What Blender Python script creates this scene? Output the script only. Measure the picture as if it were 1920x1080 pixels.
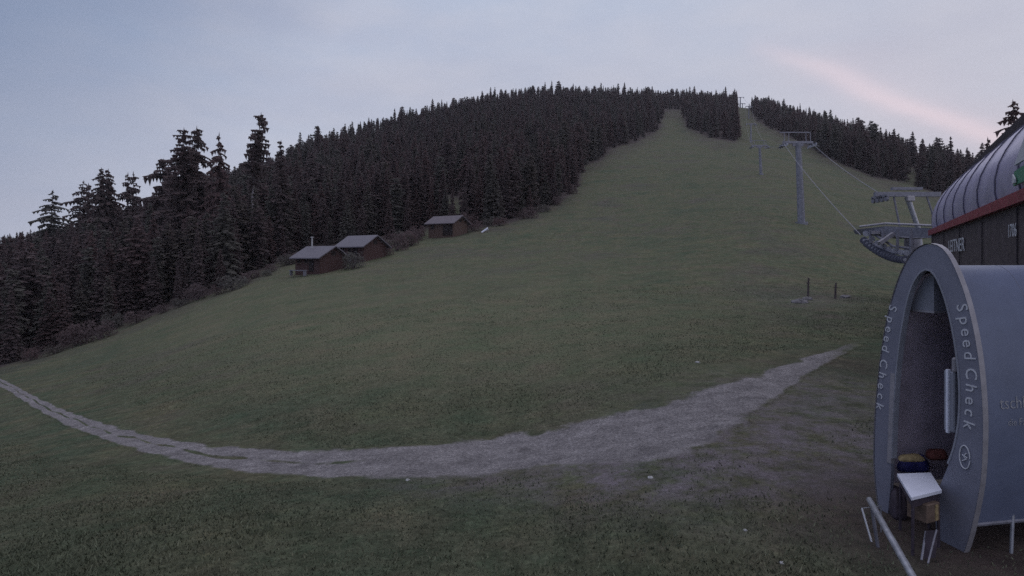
import bpy, math, random
import numpy as np
from mathutils import Vector, Matrix
R = math.radians
for o in list(bpy.data.objects): bpy.data.objects.remove(o)
S = bpy.context.scene
COL = S.collection
H = 3.5; F = 1144.0; HOR = 490.0; CX = 960.0

# ------------------------------------------------------------------ camera
cd = bpy.data.cameras.new('camera'); cam = bpy.data.objects.new('camera', cd); COL.objects.link(cam)
cam.location = (0, 0, H); cam.rotation_euler = (R(90), 0, 0)
cd.sensor_width = 36; cd.lens = 36*F/1920; cd.shift_y = -50/1920
cd.clip_start = .1; cd.clip_end = 6000
S.camera = cam
# ------------------------------------------------------------------ view
S.view_settings.view_transform = 'Standard'; S.view_settings.look = 'None'
S.view_settings.exposure = 0; S.view_settings.gamma = 1
S.cycles.use_denoising = False; S.cycles.max_bounces = 6; S.cycles.diffuse_bounces = 4; S.cycles.transmission_bounces = 4
# ------------------------------------------------------------------ world: dusk sky behind thin cloud
SUN_EL, SUN_ROT = R(1.5), R(62)
wd = bpy.data.worlds.new('World'); S.world = wd; wd.use_nodes = True
nt = wd.node_tree; nt.nodes.clear()
def N(nt, t, **k):
    n = nt.nodes.new(t)
    for a, b in k.items(): setattr(n, a, b)
    return n
def L(nt, a, b): nt.links.new(a, b)
def wmath(op, a, b=None, c=None, clamp=False):
    n = N(nt, 'ShaderNodeMath', operation=op, use_clamp=clamp)
    for i, v in enumerate((a, b, c)):
        if v is None: continue
        if isinstance(v, (int, float)): n.inputs[i].default_value = v
        else: L(nt, v, n.inputs[i])
    return n.outputs[0]
def wdot(v, vec):
    n = N(nt, 'ShaderNodeVectorMath', operation='DOT_PRODUCT'); L(nt, v, n.inputs[0]); n.inputs[1].default_value = vec
    return n.outputs['Value']
def wmix(f, a, b):
    n = N(nt, 'ShaderNodeMix', data_type='RGBA')
    if isinstance(f, (int, float)): n.inputs[0].default_value = f
    else: L(nt, f, n.inputs[0])
    for i, v in ((6, a), (7, b)):
        if isinstance(v, tuple): n.inputs[i].default_value = (*v, 1)
        else: L(nt, v, n.inputs[i])
    return n.outputs[2]
tc = N(nt, 'ShaderNodeTexCoord'); D = tc.outputs['Generated']
sky = N(nt, 'ShaderNodeTexSky', sky_type='NISHITA', sun_disc=False)
sky.sun_elevation = SUN_EL; sky.sun_rotation = SUN_ROT; sky.air_density = 1.0; sky.dust_density = 1.5
skys = N(nt, 'ShaderNodeVectorMath', operation='SCALE'); L(nt, sky.outputs[0], skys.inputs[0]); skys.inputs[3].default_value = .10
# cloud veil colour: bluer to the upper left, greyer and pinker to the lower right
sep = N(nt, 'ShaderNodeSeparateXYZ'); L(nt, D, sep.inputs[0])
k = wmath('MULTIPLY_ADD', sep.outputs['X'], .75, .50, clamp=True)
mp = N(nt, 'ShaderNodeMapping'); L(nt, D, mp.inputs[0]); mp.inputs['Rotation'].default_value = (0, R(-25), 0); mp.inputs['Scale'].default_value = (1.3, 1.3, 6)
ns = N(nt, 'ShaderNodeTexNoise'); L(nt, mp.outputs[0], ns.inputs['Vector']); ns.inputs['Scale'].default_value = 1.6; ns.inputs['Detail'].default_value = 6; ns.inputs['Roughness'].default_value = .5
cn = wmath('MULTIPLY_ADD', ns.outputs[0], 3.0, -1.0, clamp=True)
veil = wmix(k, (.42, .53, .74), (.60, .635, .76))
up = wmath('MULTIPLY_ADD', sep.outputs['Z'], -2.6, 1.05, clamp=True)
veil2 = wmix(wmath('MULTIPLY', up, .6), veil, (.72, .72, .80))
veil3 = wmix(wmath('MULTIPLY', cn, .40), veil2, (.52, .51, .62))
# darker blue towards the far upper left
nb2 = N(nt, 'ShaderNodeTexNoise'); mp2 = N(nt, 'ShaderNodeMapping'); L(nt, D, mp2.inputs[0]); mp2.inputs['Scale'].default_value = (1, 1, 2.6); mp2.inputs['Rotation'].default_value = (0, R(-18), 0); L(nt, mp2.outputs[0], nb2.inputs['Vector']); nb2.inputs['Scale'].default_value = 7; nb2.inputs['Detail'].default_value = 7; nb2.inputs['Roughness'].default_value = .55
veil3 = wmix(wmath('MULTIPLY', wmath('MULTIPLY_ADD', nb2.outputs[0], 3.2, -1.2, clamp=True), .28), veil3, (.74, .73, .80))
lf = wmath('MULTIPLY_ADD', wmath('ADD', wmath('MULTIPLY', sep.outputs['X'], -1.0), wmath('MULTIPLY', sep.outputs['Z'], .9)), 2.6, -1.45, clamp=True)
veil4 = wmix(wmath('MULTIPLY', lf, .8), veil3, (.15, .22, .38))
# the pink-lit streak of cloud on the right
def dirv(px, row): return Vector(((px-CX)/F, 1, (HOR-row)/F)).normalized()
nn = dirv(1580, 150).cross(dirv(1880, 262)).normalized()
warp = wmath('MULTIPLY_ADD', ns.outputs[0], .05, -.025)
b = wmath('ADD', wdot(D, nn), warp)
b2 = wmath('MULTIPLY', wmath('MULTIPLY', b, b), -1.0)
c0 = dirv(1840, 238)
along = wmath('MULTIPLY_ADD', wdot(D, c0), 20.0, -18.95, clamp=True)
core = wmath('POWER', 2.718, wmath('DIVIDE', b2, .00016))
soft = wmath('POWER', 2.718, wmath('DIVIDE', b2, .0022))
veil5 = wmix(wmath('MULTIPLY', wmath('MULTIPLY', soft, along), .35), veil4, (.76, .66, .74))
veil6 = wmix(wmath('MULTIPLY', wmath('MULTIPLY', core, along), .70), veil5, (.93, .78, .85))
zen = wmath('MULTIPLY_ADD', sep.outputs['Z'], 1.6, -.75, clamp=True)      # zenith brightened out of view, added to lift light on the ground
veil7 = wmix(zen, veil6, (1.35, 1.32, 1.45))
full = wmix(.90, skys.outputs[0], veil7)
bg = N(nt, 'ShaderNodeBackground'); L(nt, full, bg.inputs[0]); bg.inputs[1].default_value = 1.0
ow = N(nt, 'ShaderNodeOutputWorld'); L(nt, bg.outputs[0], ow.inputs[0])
# ------------------------------------------------------------------ sun: last glow, very soft
sd = bpy.data.lights.new('sun', 'SUN'); sd.energy = .12; sd.angle = R(25); sd.color = (1, .85, .85)
so = bpy.data.objects.new('sun', sd); COL.objects.link(so)
sdir = Vector((math.sin(SUN_ROT)*math.cos(R(6)), math.cos(SUN_ROT)*math.cos(R(6)), math.sin(R(6))))
so.rotation_euler = sdir.to_track_quat('Z', 'Y').to_euler()

# ================================================================== helpers
def W(px, row, Y): return Vector(((px-CX)/F*Y, Y, H+(HOR-row)/F*Y))
def Z(px, row, z):                       # point at height z seen at that pixel
    Y = (H-z)*F/(row-HOR); return Vector(((px-CX)/F*Y, Y, z))
class MB:
    def __init__(s): s.v = []; s.f = []
    def add(s, vs, fs):
        n = len(s.v); s.v += [tuple(v) for v in vs]; s.f += [tuple(i+n for i in f) for f in fs]; return s
    def box(s, c, size, M=None, bev=0.0):
        x, y, z = [a/2 for a in size]
        if bev <= 0: 
            vs = [Vector((i*x, j*y, k_*z)) for i in (-1, 1) for j in (-1, 1) for k_ in (-1, 1)]
            fs = [(0,1,3,2),(4,6,7,5),(0,4,5,1),(2,3,7,6),(0,2,6,4),(1,5,7,3)]
        else:
            b_ = bev; ring = []
            for (zz, q) in ((-z, b_), (-z+b_, 0), (z-b_, 0), (z, b_)):
                ring.append([Vector((i, j, zz)) for i, j in ((-x+q+b_*(q==0), -y+q), (x-q-b_*(q==0), -y+q), (x-q, -y+q+b_*(q==0)), (x-q, y-q-b_*(q==0)), (x-q-b_*(q==0), y-q), (-x+q+b_*(q==0), y-q), (-x+q, y-q-b_*(q==0)), (-x+q, -y+q+b_*(q==0)))])
            vs = [p for r_ in ring for p in r_]; fs = []
            for a in range(3):
                for i in range(8): fs.append((a*8+i, a*8+(i+1) % 8, (a+1)*8+(i+1) % 8, (a+1)*8+i))
            fs += [tuple(range(7, -1, -1)), tuple(range(24, 32))]
        M = M or Matrix.Identity(3)
        return s.add([Vector(c)+M @ v for v in vs], fs)
    def tube(s, pts, rad, n=8, cap=True):
        pts = [Vector(p) for p in pts]; rads = rad if isinstance(rad, (list, tuple)) else [rad]*len(pts)
        base = len(s.v); up = None
        for i, p in enumerate(pts):
            t = (pts[min(i+1, len(pts)-1)]-pts[max(i-1, 0)]).normalized()
            if up is None: up = t.orthogonal().normalized()
            up = (up-t*up.dot(t)).normalized(); q = t.cross(up)
            for j in range(n):
                a = 2*math.pi*j/n; s.v.append(tuple(p+(up*math.cos(a)+q*math.sin(a))*rads[i]))
        for i in range(len(pts)-1):
            for j in range(n): s.f.append((base+i*n+j, base+i*n+(j+1) % n, base+(i+1)*n+(j+1) % n, base+(i+1)*n+j))
        if cap: s.f.append(tuple(base+j for j in range(n))[::-1]); s.f.append(tuple(base+(len(pts)-1)*n+j for j in range(n)))
        return s
    def prism(s, poly, ax, thick, close=True):       # polygon (3-D points) pushed along vector ax*thick
        n = len(poly); a = Vector(ax)*thick
        s.add([*poly, *[Vector(p)+a for p in poly]], [tuple(range(n)), tuple(range(2*n-1, n-1, -1))]+[(i, i+n, (i+1) % n+n, (i+1) % n) for i in range(n)])
        return s
    def build(s, name, m, parent=None, smooth=False, loc=None):
        me = bpy.data.meshes.new(name); vs = s.v
        if loc is not None: vs = [tuple(Vector(v)-Vector(loc)) for v in vs]
        me.from_pydata(vs, [], s.f); me.update()
        if m: me.materials.append(m)
        if smooth: me.polygons.foreach_set('use_smooth', [True]*len(me.polygons))
        o = bpy.data.objects.new(name, me); COL.objects.link(o)
        if parent is not None: o.parent = parent
        if loc is not None and parent is None: o.location = loc
        return o
def tag(o, label=None, cat=None, group=None, kind=None):
    if label: o['label'] = label
    if cat: o['category'] = cat
    if group: o['group'] = group
    if kind: o['kind'] = kind
    return o
def empty(name, loc, label, cat, group=None, rz=0):
    o = bpy.data.objects.new(name, None); COL.objects.link(o); o.location = loc; o.rotation_euler = (0, 0, rz); o.empty_display_size = .3
    return tag(o, label, cat, group)
def child(mb, name, m, root, smooth=False, label=None):      # mesh given in WORLD coordinates; root has no rotation
    loc = Vector(root.location) if root.parent is None else Vector(root['_o'])
    mb.v = [tuple(Vector(v)-loc) for v in mb.v]
    o = mb.build(name, m, root, smooth); 
    if label: o['label'] = label
    return o
def sub(mb, name, m, part, root, smooth=False):              # sub-part: part sits at identity under root
    loc = Vector(root.location); mb.v = [tuple(Vector(v)-loc) for v in mb.v]
    return mb.build(name, m, part, smooth)
def text(body, size, M, m, parent, root, ext=.004, name='lettering', sx=1.0, align='CENTER'):
    c = bpy.data.curves.new(name, 'FONT'); c.body = body; c.size = size; c.align_x = align; c.align_y = 'CENTER'; c.extrude = ext; c.resolution_u = 3; c.offset = 0
    t = bpy.data.objects.new(name, c); COL.objects.link(t)
    bpy.context.view_layer.update()
    me = bpy.data.meshes.new_from_object(t.evaluated_get(bpy.context.evaluated_depsgraph_get()))
    bpy.data.objects.remove(t)
    T = Matrix.Translation(-Vector(root.location)) @ M @ Matrix.Diagonal((sx, 1, 1, 1))
    me.transform(T); me.materials.clear(); me.materials.append(m)
    return me
def frame(o, x, y):
    x = Vector(x).normalized(); y = Vector(y).normalized(); z = x.cross(y)
    return Matrix(((x.x, y.x, z.x, o[0]), (x.y, y.y, z.y, o[1]), (x.z, y.z, z.z, o[2]), (0, 0, 0, 1)))
def join_me(mes, name, m, parent):
    vs, fs = [], []
    for me in mes:
        n = len(vs); vs += [tuple(v.co) for v in me.vertices]; fs += [tuple(i+n for i in p.vertices) for p in me.polygons]
    me = bpy.data.meshes.new(name); me.from_pydata(vs, [], fs); me.materials.append(m)
    o = bpy.data.objects.new(name, me); COL.objects.link(o); o.parent = parent; return o

# ------------------------------------------------------------------ materials
def mat(name, col, rough=.7, var=.25, scale=6, metal=0, bump=.0, bscale=40, col2=None, stretch=None, spec=.3, island=0):
    m = bpy.data.materials.new(name); m.use_nodes = True; t = m.node_tree; p = t.nodes['Principled BSDF']
    p.inputs['Roughness'].default_value = rough; p.inputs['Metallic'].default_value = metal; p.inputs['Specular IOR Level'].default_value = spec
    g = N(t, 'ShaderNodeTexCoord'); src = g.outputs['Object']
    if stretch:
        mpp = N(t, 'ShaderNodeMapping'); mpp.inputs['Scale'].default_value = stretch; L(t, src, mpp.inputs[0]); src = mpp.outputs[0]
    n1 = N(t, 'ShaderNodeTexNoise'); n1.inputs['Scale'].default_value = scale; n1.inputs['Detail'].default_value = 7; n1.inputs['Roughness'].default_value = .65; L(t, src, n1.inputs['Vector'])
    cr = N(t, 'ShaderNodeValToRGB'); c2 = col2 or tuple(c*(1-var) for c in col); c1 = tuple(min(1, c*(1+var)) for c in col)
    cr.color_ramp.elements[0].position = .32; cr.color_ramp.elements[1].position = .68
    cr.color_ramp.elements[0].color = (*c2, 1); cr.color_ramp.elements[1].color = (*c1, 1)
    L(t, n1.outputs[0], cr.inputs[0]); out = cr.outputs[0]
    if island:
        ge = N(t, 'ShaderNodeNewGeometry'); hs = N(t, 'ShaderNodeHueSaturation'); L(t, out, hs.inputs['Color'])
        mr = N(t, 'ShaderNodeMapRange'); L(t, ge.outputs['Random Per Island'], mr.inputs[0]); mr.inputs[3].default_value = 1-island; mr.inputs[4].default_value = 1+island
        L(t, mr.outputs[0], hs.inputs['Value']); out = hs.outputs[0]
    L(t, out, p.inputs['Base Color'])
    if bump:
        n2 = N(t, 'ShaderNodeTexNoise'); n2.inputs['Scale'].default_value = bscale; n2.inputs['Detail'].default_value = 4; L(t, src, n2.inputs['Vector'])
        bp = N(t, 'ShaderNodeBump'); bp.inputs['Strength'].default_value = bump; bp.inputs['Distance'].default_value = .02; L(t, n2.outputs[0], bp.inputs['Height']); L(t, bp.outputs[0], p.inputs['Normal'])
    return m
M_ = dict(
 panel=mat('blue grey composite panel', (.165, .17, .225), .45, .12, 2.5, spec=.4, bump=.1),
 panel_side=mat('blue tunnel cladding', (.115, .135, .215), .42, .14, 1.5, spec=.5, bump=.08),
 panel_in=mat('dark inner lining', (.40, .35, .43), .7, .2, 3),
 trim=mat('pale aluminium trim', (.30, .29, .33), .45, .15, 8, metal=.3),
 letter=mat('white lettering film', (.48, .49, .55), .5, .12, 30),
 white=mat('white laminate', (.62, .64, .76), .4, .06, 5),
 grey=mat('grey painted sheet', (.22, .23, .28), .5, .15, 4),
 steel=mat('galvanised steel', (.30, .31, .36), .45, .25, 9, metal=.5),
 steel_m=mat('matt galvanised steel', (.19, .19, .235), .6, .25, 5, metal=.2),
 pole=mat('weathered galvanised tube', (.19, .195, .24), .65, .3, 2, metal=.1),
 tyre=mat('grey worn rubber', (.085, .09, .13), .8, .2, 9),
 rim=mat('worn wheel rim', (.38, .39, .46), .5, .2, 9, metal=.3),
 hood=mat('lilac grey hood sheeting', (.33, .31, .47), .34, .16, .8, metal=.15, bump=.05, spec=.5),
 seam=mat('dark seam strip', (.10, .095, .15), .6, .2, 5),
 red=mat('red painted band', (.20, .035, .055), .5, .25, 3),
 darkwall=mat('dark brown station cladding', (.062, .048, .058), .7, .3, 2.5),
 fascia=mat('dark roof edge', (.035, .028, .038), .8, .2, 3),
 green=mat('green sign film', (.06, .20, .13), .5, .1, 5),
 blue=mat('blue tarpaulin', (.045, .045, .19), .6, .35, 9, bump=.4, bscale=15),
 brown=mat('brown cardboard', (.12, .085, .07), .8, .3, 9),
 straw=mat('ochre cloth', (.26, .20, .11), .9, .4, 20, bump=.5),
 rust=mat('dull red cloth', (.13, .045, .04), .9, .4, 14, bump=.5),
 dark=mat('dark machinery', (.045, .035, .05), .7, .4, 8),
 wood=mat('dark red weathered boards', (.062, .034, .034), .85, .35, 3, stretch=(1, 1, 9)),
 wood2=mat('brown weathered boards', (.085, .055, .048), .85, .35, 3, stretch=(1, 1, 9)),
 wooddark=mat('dark opening boards', (.022, .016, .018), .85, .3, 4),
 roof=mat('grey lilac sheet roof', (.125, .117, .145), .6, .2, 2.5, stretch=(6, 1, 1)),
 roof2=mat('weathered shingle roof', (.115, .10, .12), .75, .3, 5),
 stone=mat('pale stone', (.15, .145, .16), .9, .3, 4, bump=.5, bscale=8),
 litter=mat('white paper scrap', (.34, .34, .36), .8, .1, 5),
 bark=mat('grey brown bark', (.085, .068, .075), .95, .35, 4, stretch=(1, 1, .25)),
 barkpale=mat('pale grey bark', (.20, .18, .20), .95, .3, 4, stretch=(1, 1, .25)),
)
def leafmat(name, a, b, c):
    m = mat(name, a, .9, .3, .35, col2=b, spec=.05, island=.15); t = m.node_tree
    oi = N(t, 'ShaderNodeObjectInfo'); mx = N(t, 'ShaderNodeMix', data_type='RGBA'); p = t.nodes['Principled BSDF']
    lk = p.inputs['Base Color'].links[0].from_socket
    mr = N(t, 'ShaderNodeMapRange'); L(t, oi.outputs['Random'], mr.inputs[0]); mr.inputs[1].default_value = .35; mr.inputs[2].default_value = 1; mr.inputs[4].default_value = .75
    L(t, mr.outputs[0], mx.inputs[0]); L(t, lk, mx.inputs[6]); mx.inputs[7].default_value = (*c, 1); L(t, mx.outputs[2], p.inputs['Base Color'])
    tl = N(t, 'ShaderNodeBsdfTranslucent'); L(t, mx.outputs[2], tl.inputs[0]); ms = N(t, 'ShaderNodeMixShader'); ms.inputs[0].default_value = .5
    L(t, p.outputs[0], ms.inputs[1]); L(t, tl.outputs[0], ms.inputs[2]); L(t, ms.outputs[0], t.nodes['Material Output'].inputs['Surface'])
    return m
M_['needle'] = leafmat('dark spruce needles', (.128, .104, .106), (.106, .080, .090), (.150, .098, .102))
M_['needle2'] = leafmat('green grey needles', (.130, .130, .116), (.105, .095, .100), (.130, .108, .104))

# ================================================================== TERRAIN
random.seed(3); rng = np.random.default_rng(5)
zr = lambda Y, z: (Y, HOR+F*(H-z)/Y)
cols = {
 -900: [zr(3,0),zr(7,-.6),zr(14,-3),zr(30,-7),(60,690),(90,640),(150,560),(220,520),(300,510)],
 -300: [zr(3,0),zr(7,-.4),zr(10,-1.2),zr(14,-2.2),zr(20,-3.6),zr(30,-6.2),zr(42,-8.6),(60,735),(90,690),(120,620),(160,560),(220,510),(270,500)],
 0:   [zr(3,0),zr(7,-.25),zr(10,-.8),zr(14,-1.7),zr(20,-2.8),zr(30,-4.1),zr(42,-5),(60,700),(80,672),(110,620),(150,550),(200,500),(240,478)],
 240: [zr(3,0),zr(7,-.15),zr(10,-.6),zr(14,-1.4),zr(21,-2.5),(30,738),(45,682),(65,640),(90,597),(115,555),(150,500),(200,460),(240,445)],
 480: [zr(3,0),zr(7,-.1),zr(10,-.5),zr(13,-1.1),zr(16,-1.5),(20,785),(30,692),(45,620),(65,563),(90,517),(110,492),(150,450),(200,402),(250,362),(300,330),(340,316)],
 720: [zr(3,0),zr(7,-.1),zr(10,-.45),zr(14.8,-1.1),(20,755),(30,660),(45,586),(65,530),(90,485),(110,462),(150,420),(200,375),(250,335),(300,298),(380,255),(420,243)],
 960: [zr(3,0),zr(7,-.1),zr(10,-.45),zr(14.3,-1.0),(20,745),(30,645),(45,564),(65,507),(90,463),(130,408),(170,366),(230,318),(300,275),(380,230),(450,197),(500,181)],
 1200:[zr(3,0),zr(7,0),zr(10,-.1),zr(14,-.4),(20,690),(30,612),(45,548),(65,492),(90,447),(130,392),(170,350),(230,305),(300,268),(380,235),(450,212),(540,190)],
 1400:[zr(3,0),zr(7,0),zr(14,0),zr(20,.05),(30,615),(45,545),(65,468),(88,415),(130,357),(170,322),(230,288),(300,262),(380,238),(450,222),(520,206),(620,189)],
 1500:[zr(3,0),zr(7,0),zr(14,0),zr(20,.05),(30,613),(45,545),(65,468),(88,415),(130,365),(170,335),(230,305),(300,280),(380,253),(450,233),(520,216)],
 1640:[zr(3,0),zr(7,0),zr(14,0),zr(20,0),(30,610),(45,548),(65,492),(90,440),(130,398),(170,370),(230,335),(300,303),(380,275),(420,264)],
 1760:[zr(3,0),zr(7,0),zr(14,0),zr(20,0),(30,610),(45,555),(65,505),(90,465),(130,425),(170,393),(230,358),(300,328),(340,317)],
 1920:[zr(3,0),zr(7,0),zr(14,0),zr(20,0),(30,610),(45,560),(65,520),(90,480),(130,445),(170,420),(230,395),(300,375)],
 2700:[zr(3,0),zr(7,0),zr(14,0),zr(20,0),(30,610),(60,530),(100,480),(170,440),(300,420)],
}
YG = np.exp(np.linspace(math.log(3), math.log(1400), 220)); LY = np.log(YG)
PX = np.linspace(-900, 2700, 361)
ridge = {}
tab = []
for px, pts in cols.items():
    yl, rl = pts[-1]; ridge[px] = yl
    P = pts+[(yl*1.06, rl+1), (yl*1.3, rl+40), (yl*1.8, rl+110), (1500, rl+190)]
    tab.append(np.interp(LY, [math.log(p[0]) for p in P], [H+(HOR-p[1])/F*p[0] for p in P]))
tab = np.array(tab); pk = list(cols)
ZT = np.array([[0.0]*len(YG)]*len(PX))
for j in range(len(YG)): ZT[:, j] = np.interp(PX, pk, tab[:, j])
def smooth(A, s, ax):
    k_ = np.exp(-.5*(np.arange(-3*s, 3*s+1)/s)**2); k_ /= k_.sum()
    A = np.apply_along_axis(lambda v: np.convolve(np.pad(v, 3*s, mode='edge'), k_, 'valid'), ax, A); return A
ZT = smooth(smooth(ZT, 2, 1), 7, 0)
def ridgeY(px): return np.interp(px, pk, [ridge[p] for p in pk])
def zg(X, Y):
    X = np.asarray(X, float); Y = np.asarray(Y, float)
    Yc = np.clip(Y, 6, 1390); px = np.clip(CX+F*X/Yc, -899, 2699)
    a = (px+900)/10; i = np.floor(a).astype(int); i = np.clip(i, 0, 359); fa = a-i
    b_ = (np.log(Yc)-LY[0])/(LY[1]-LY[0]); j = np.clip(np.floor(b_).astype(int), 0, 218); fb = b_-j
    z = ZT[i, j]*(1-fa)*(1-fb)+ZT[i+1, j]*fa*(1-fb)+ZT[i, j+1]*(1-fa)*fb+ZT[i+1, j+1]*fa*fb
    A = np.clip(Y/400, .12, 1.2)
    z = z+A*(.55*np.sin(X*.071+1.3)*np.sin(Y*.053+.4)+.28*np.sin(X*.19+Y*.11)+.22*np.sin(Y*.23-X*.13+2))+.035*np.sin(X*1.3+Y*.6)*np.sin(Y*1.1-X*.4+1)*np.clip((np.hypot(X-5.5, Y-7.8)-2)/3, 0, 1)
    return z
def zgs(x, y): return float(zg(x, y))
YS = np.exp(np.linspace(math.log(5.5), math.log(900), 1500))
def hit(px, row):                          # first ground point met by the ray through that pixel
    u = (px-CX)/F; zz = zg(u*YS, YS); rr = HOR-(zz-H)/YS*F
    idx = np.argmax(rr <= row)
    if rr[idx] > row: return None
    if idx == 0: Y = YS[0]
    else:
        r0, r1 = rr[idx-1], rr[idx]; f_ = (r0-row)/(r0-r1+1e-9); Y = YS[idx-1]*(1-f_)+YS[idx]*f_
    return Vector((u*Y, Y, zgs(u*Y, Y)))
def pnoise(x, y, s=1.0, seed=0):           # cheap value noise
    x = np.asarray(x)*s+seed*17.3; y = np.asarray(y)*s+seed*9.1
    xi = np.floor(x); yi = np.floor(y); fx = x-xi; fy = y-yi; fx = fx*fx*(3-2*fx); fy = fy*fy*(3-2*fy)
    h = lambda a, c: np.modf(np.abs(np.sin(a*127.1+c*311.7)*43758.5453))[0]
    return (h(xi, yi)*(1-fx)+h(xi+1, yi)*fx)*(1-fy)+(h(xi, yi+1)*(1-fx)+h(xi+1, yi+1)*fx)*fy

# ---- track edges (in the photograph's pixels, dropped on the terrain)
upE = [(-120,668),(-60,690),(0,708),(60,740),(120,769),(200,795),(300,820),(400,836),(500,843),(600,845),(700,840),(800,833),(900,822),(1000,808),(1100,790),(1200,762),(1300,737),(1400,707),(1480,682),(1540,661),(1640,628)]
loE = [(-120,680),(-60,705),(0,724),(60,764),(120,797),(200,828),(300,858),(400,880),(500,892),(600,899),(700,900),(800,897),(900,892),(1000,886),(1100,880),(1200,870),(1300,848),(1390,800),(1460,745),(1535,692),(1645,634)]
NA, NC = 900, 30
tt = np.linspace(0, 1, NA)
def curve(E):
    x = np.interp(tt, np.linspace(0, 1, len(E)), [e[0] for e in E]); y = np.interp(tt, np.linspace(0, 1, len(E)), [e[1] for e in E])
    kk = np.ones(31)/31; x = np.convolve(np.pad(x, 15, mode='edge'), kk, 'valid'); y = np.convolve(np.pad(y, 15, mode='edge'), kk, 'valid')
    return [hit(a, b_) for a, b_ in zip(x, y)]
A_, B_ = curve(upE), curve(loE)
Aa = np.array([(p.x, p.y) for p in A_]); Ba = np.array([(p.x, p.y) for p in B_])
road_poly = (Aa, Ba)
cs = np.linspace(-.12, 1.12, NC)
RX = Aa[:, None, 0]*(1-cs)+Ba[:, None, 0]*cs; RY = Aa[:, None, 1]*(1-cs)+Ba[:, None, 1]*cs
RZ = zg(RX, RY)
edge = np.minimum((cs+.12)/.30, (1.12-cs)/.30)[None, :]
nz = .75*pnoise(RX, RY, 1.6)+.35*pnoise(RX, RY, 5, 2)
leftness = np.clip((.62-tt)/.25, 0, 1)[:, None]
mid = np.exp(-((cs-.46)/.075)**2)[None, :]*leftness*(.55+.9*pnoise(RX, RY, .5, 9))
rightness = np.clip((tt-.72)/.15, 0, 1)[:, None]
score = np.clip(edge, 0, 1.2)*(1.0-.25*rightness*(cs[None, :] > .5))-.8*nz-.85*mid
fade = np.clip((1-tt)/.07, 0, 1)[:, None]**.6
keep = (score > -99)
fs = []; 
ids = np.arange(NA*NC).reshape(NA, NC)
for i in range(NA-1):
    for j in range(NC-1):
        if keep[i, j] and keep[i+1, j+1]: fs.append((ids[i, j], ids[i+1, j], ids[i+1, j+1], ids[i, j+1]))
gv = np.clip(.36+score*1.5, 0, 1)*fade
RZ = RZ-.03+.045*np.clip(gv*6, 0, 1)
rm = MB(); rm.v = list(zip(RX.ravel(), RY.ravel(), RZ.ravel())); rm.f = [tuple(int(q) for q in f) for f in fs]

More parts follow.
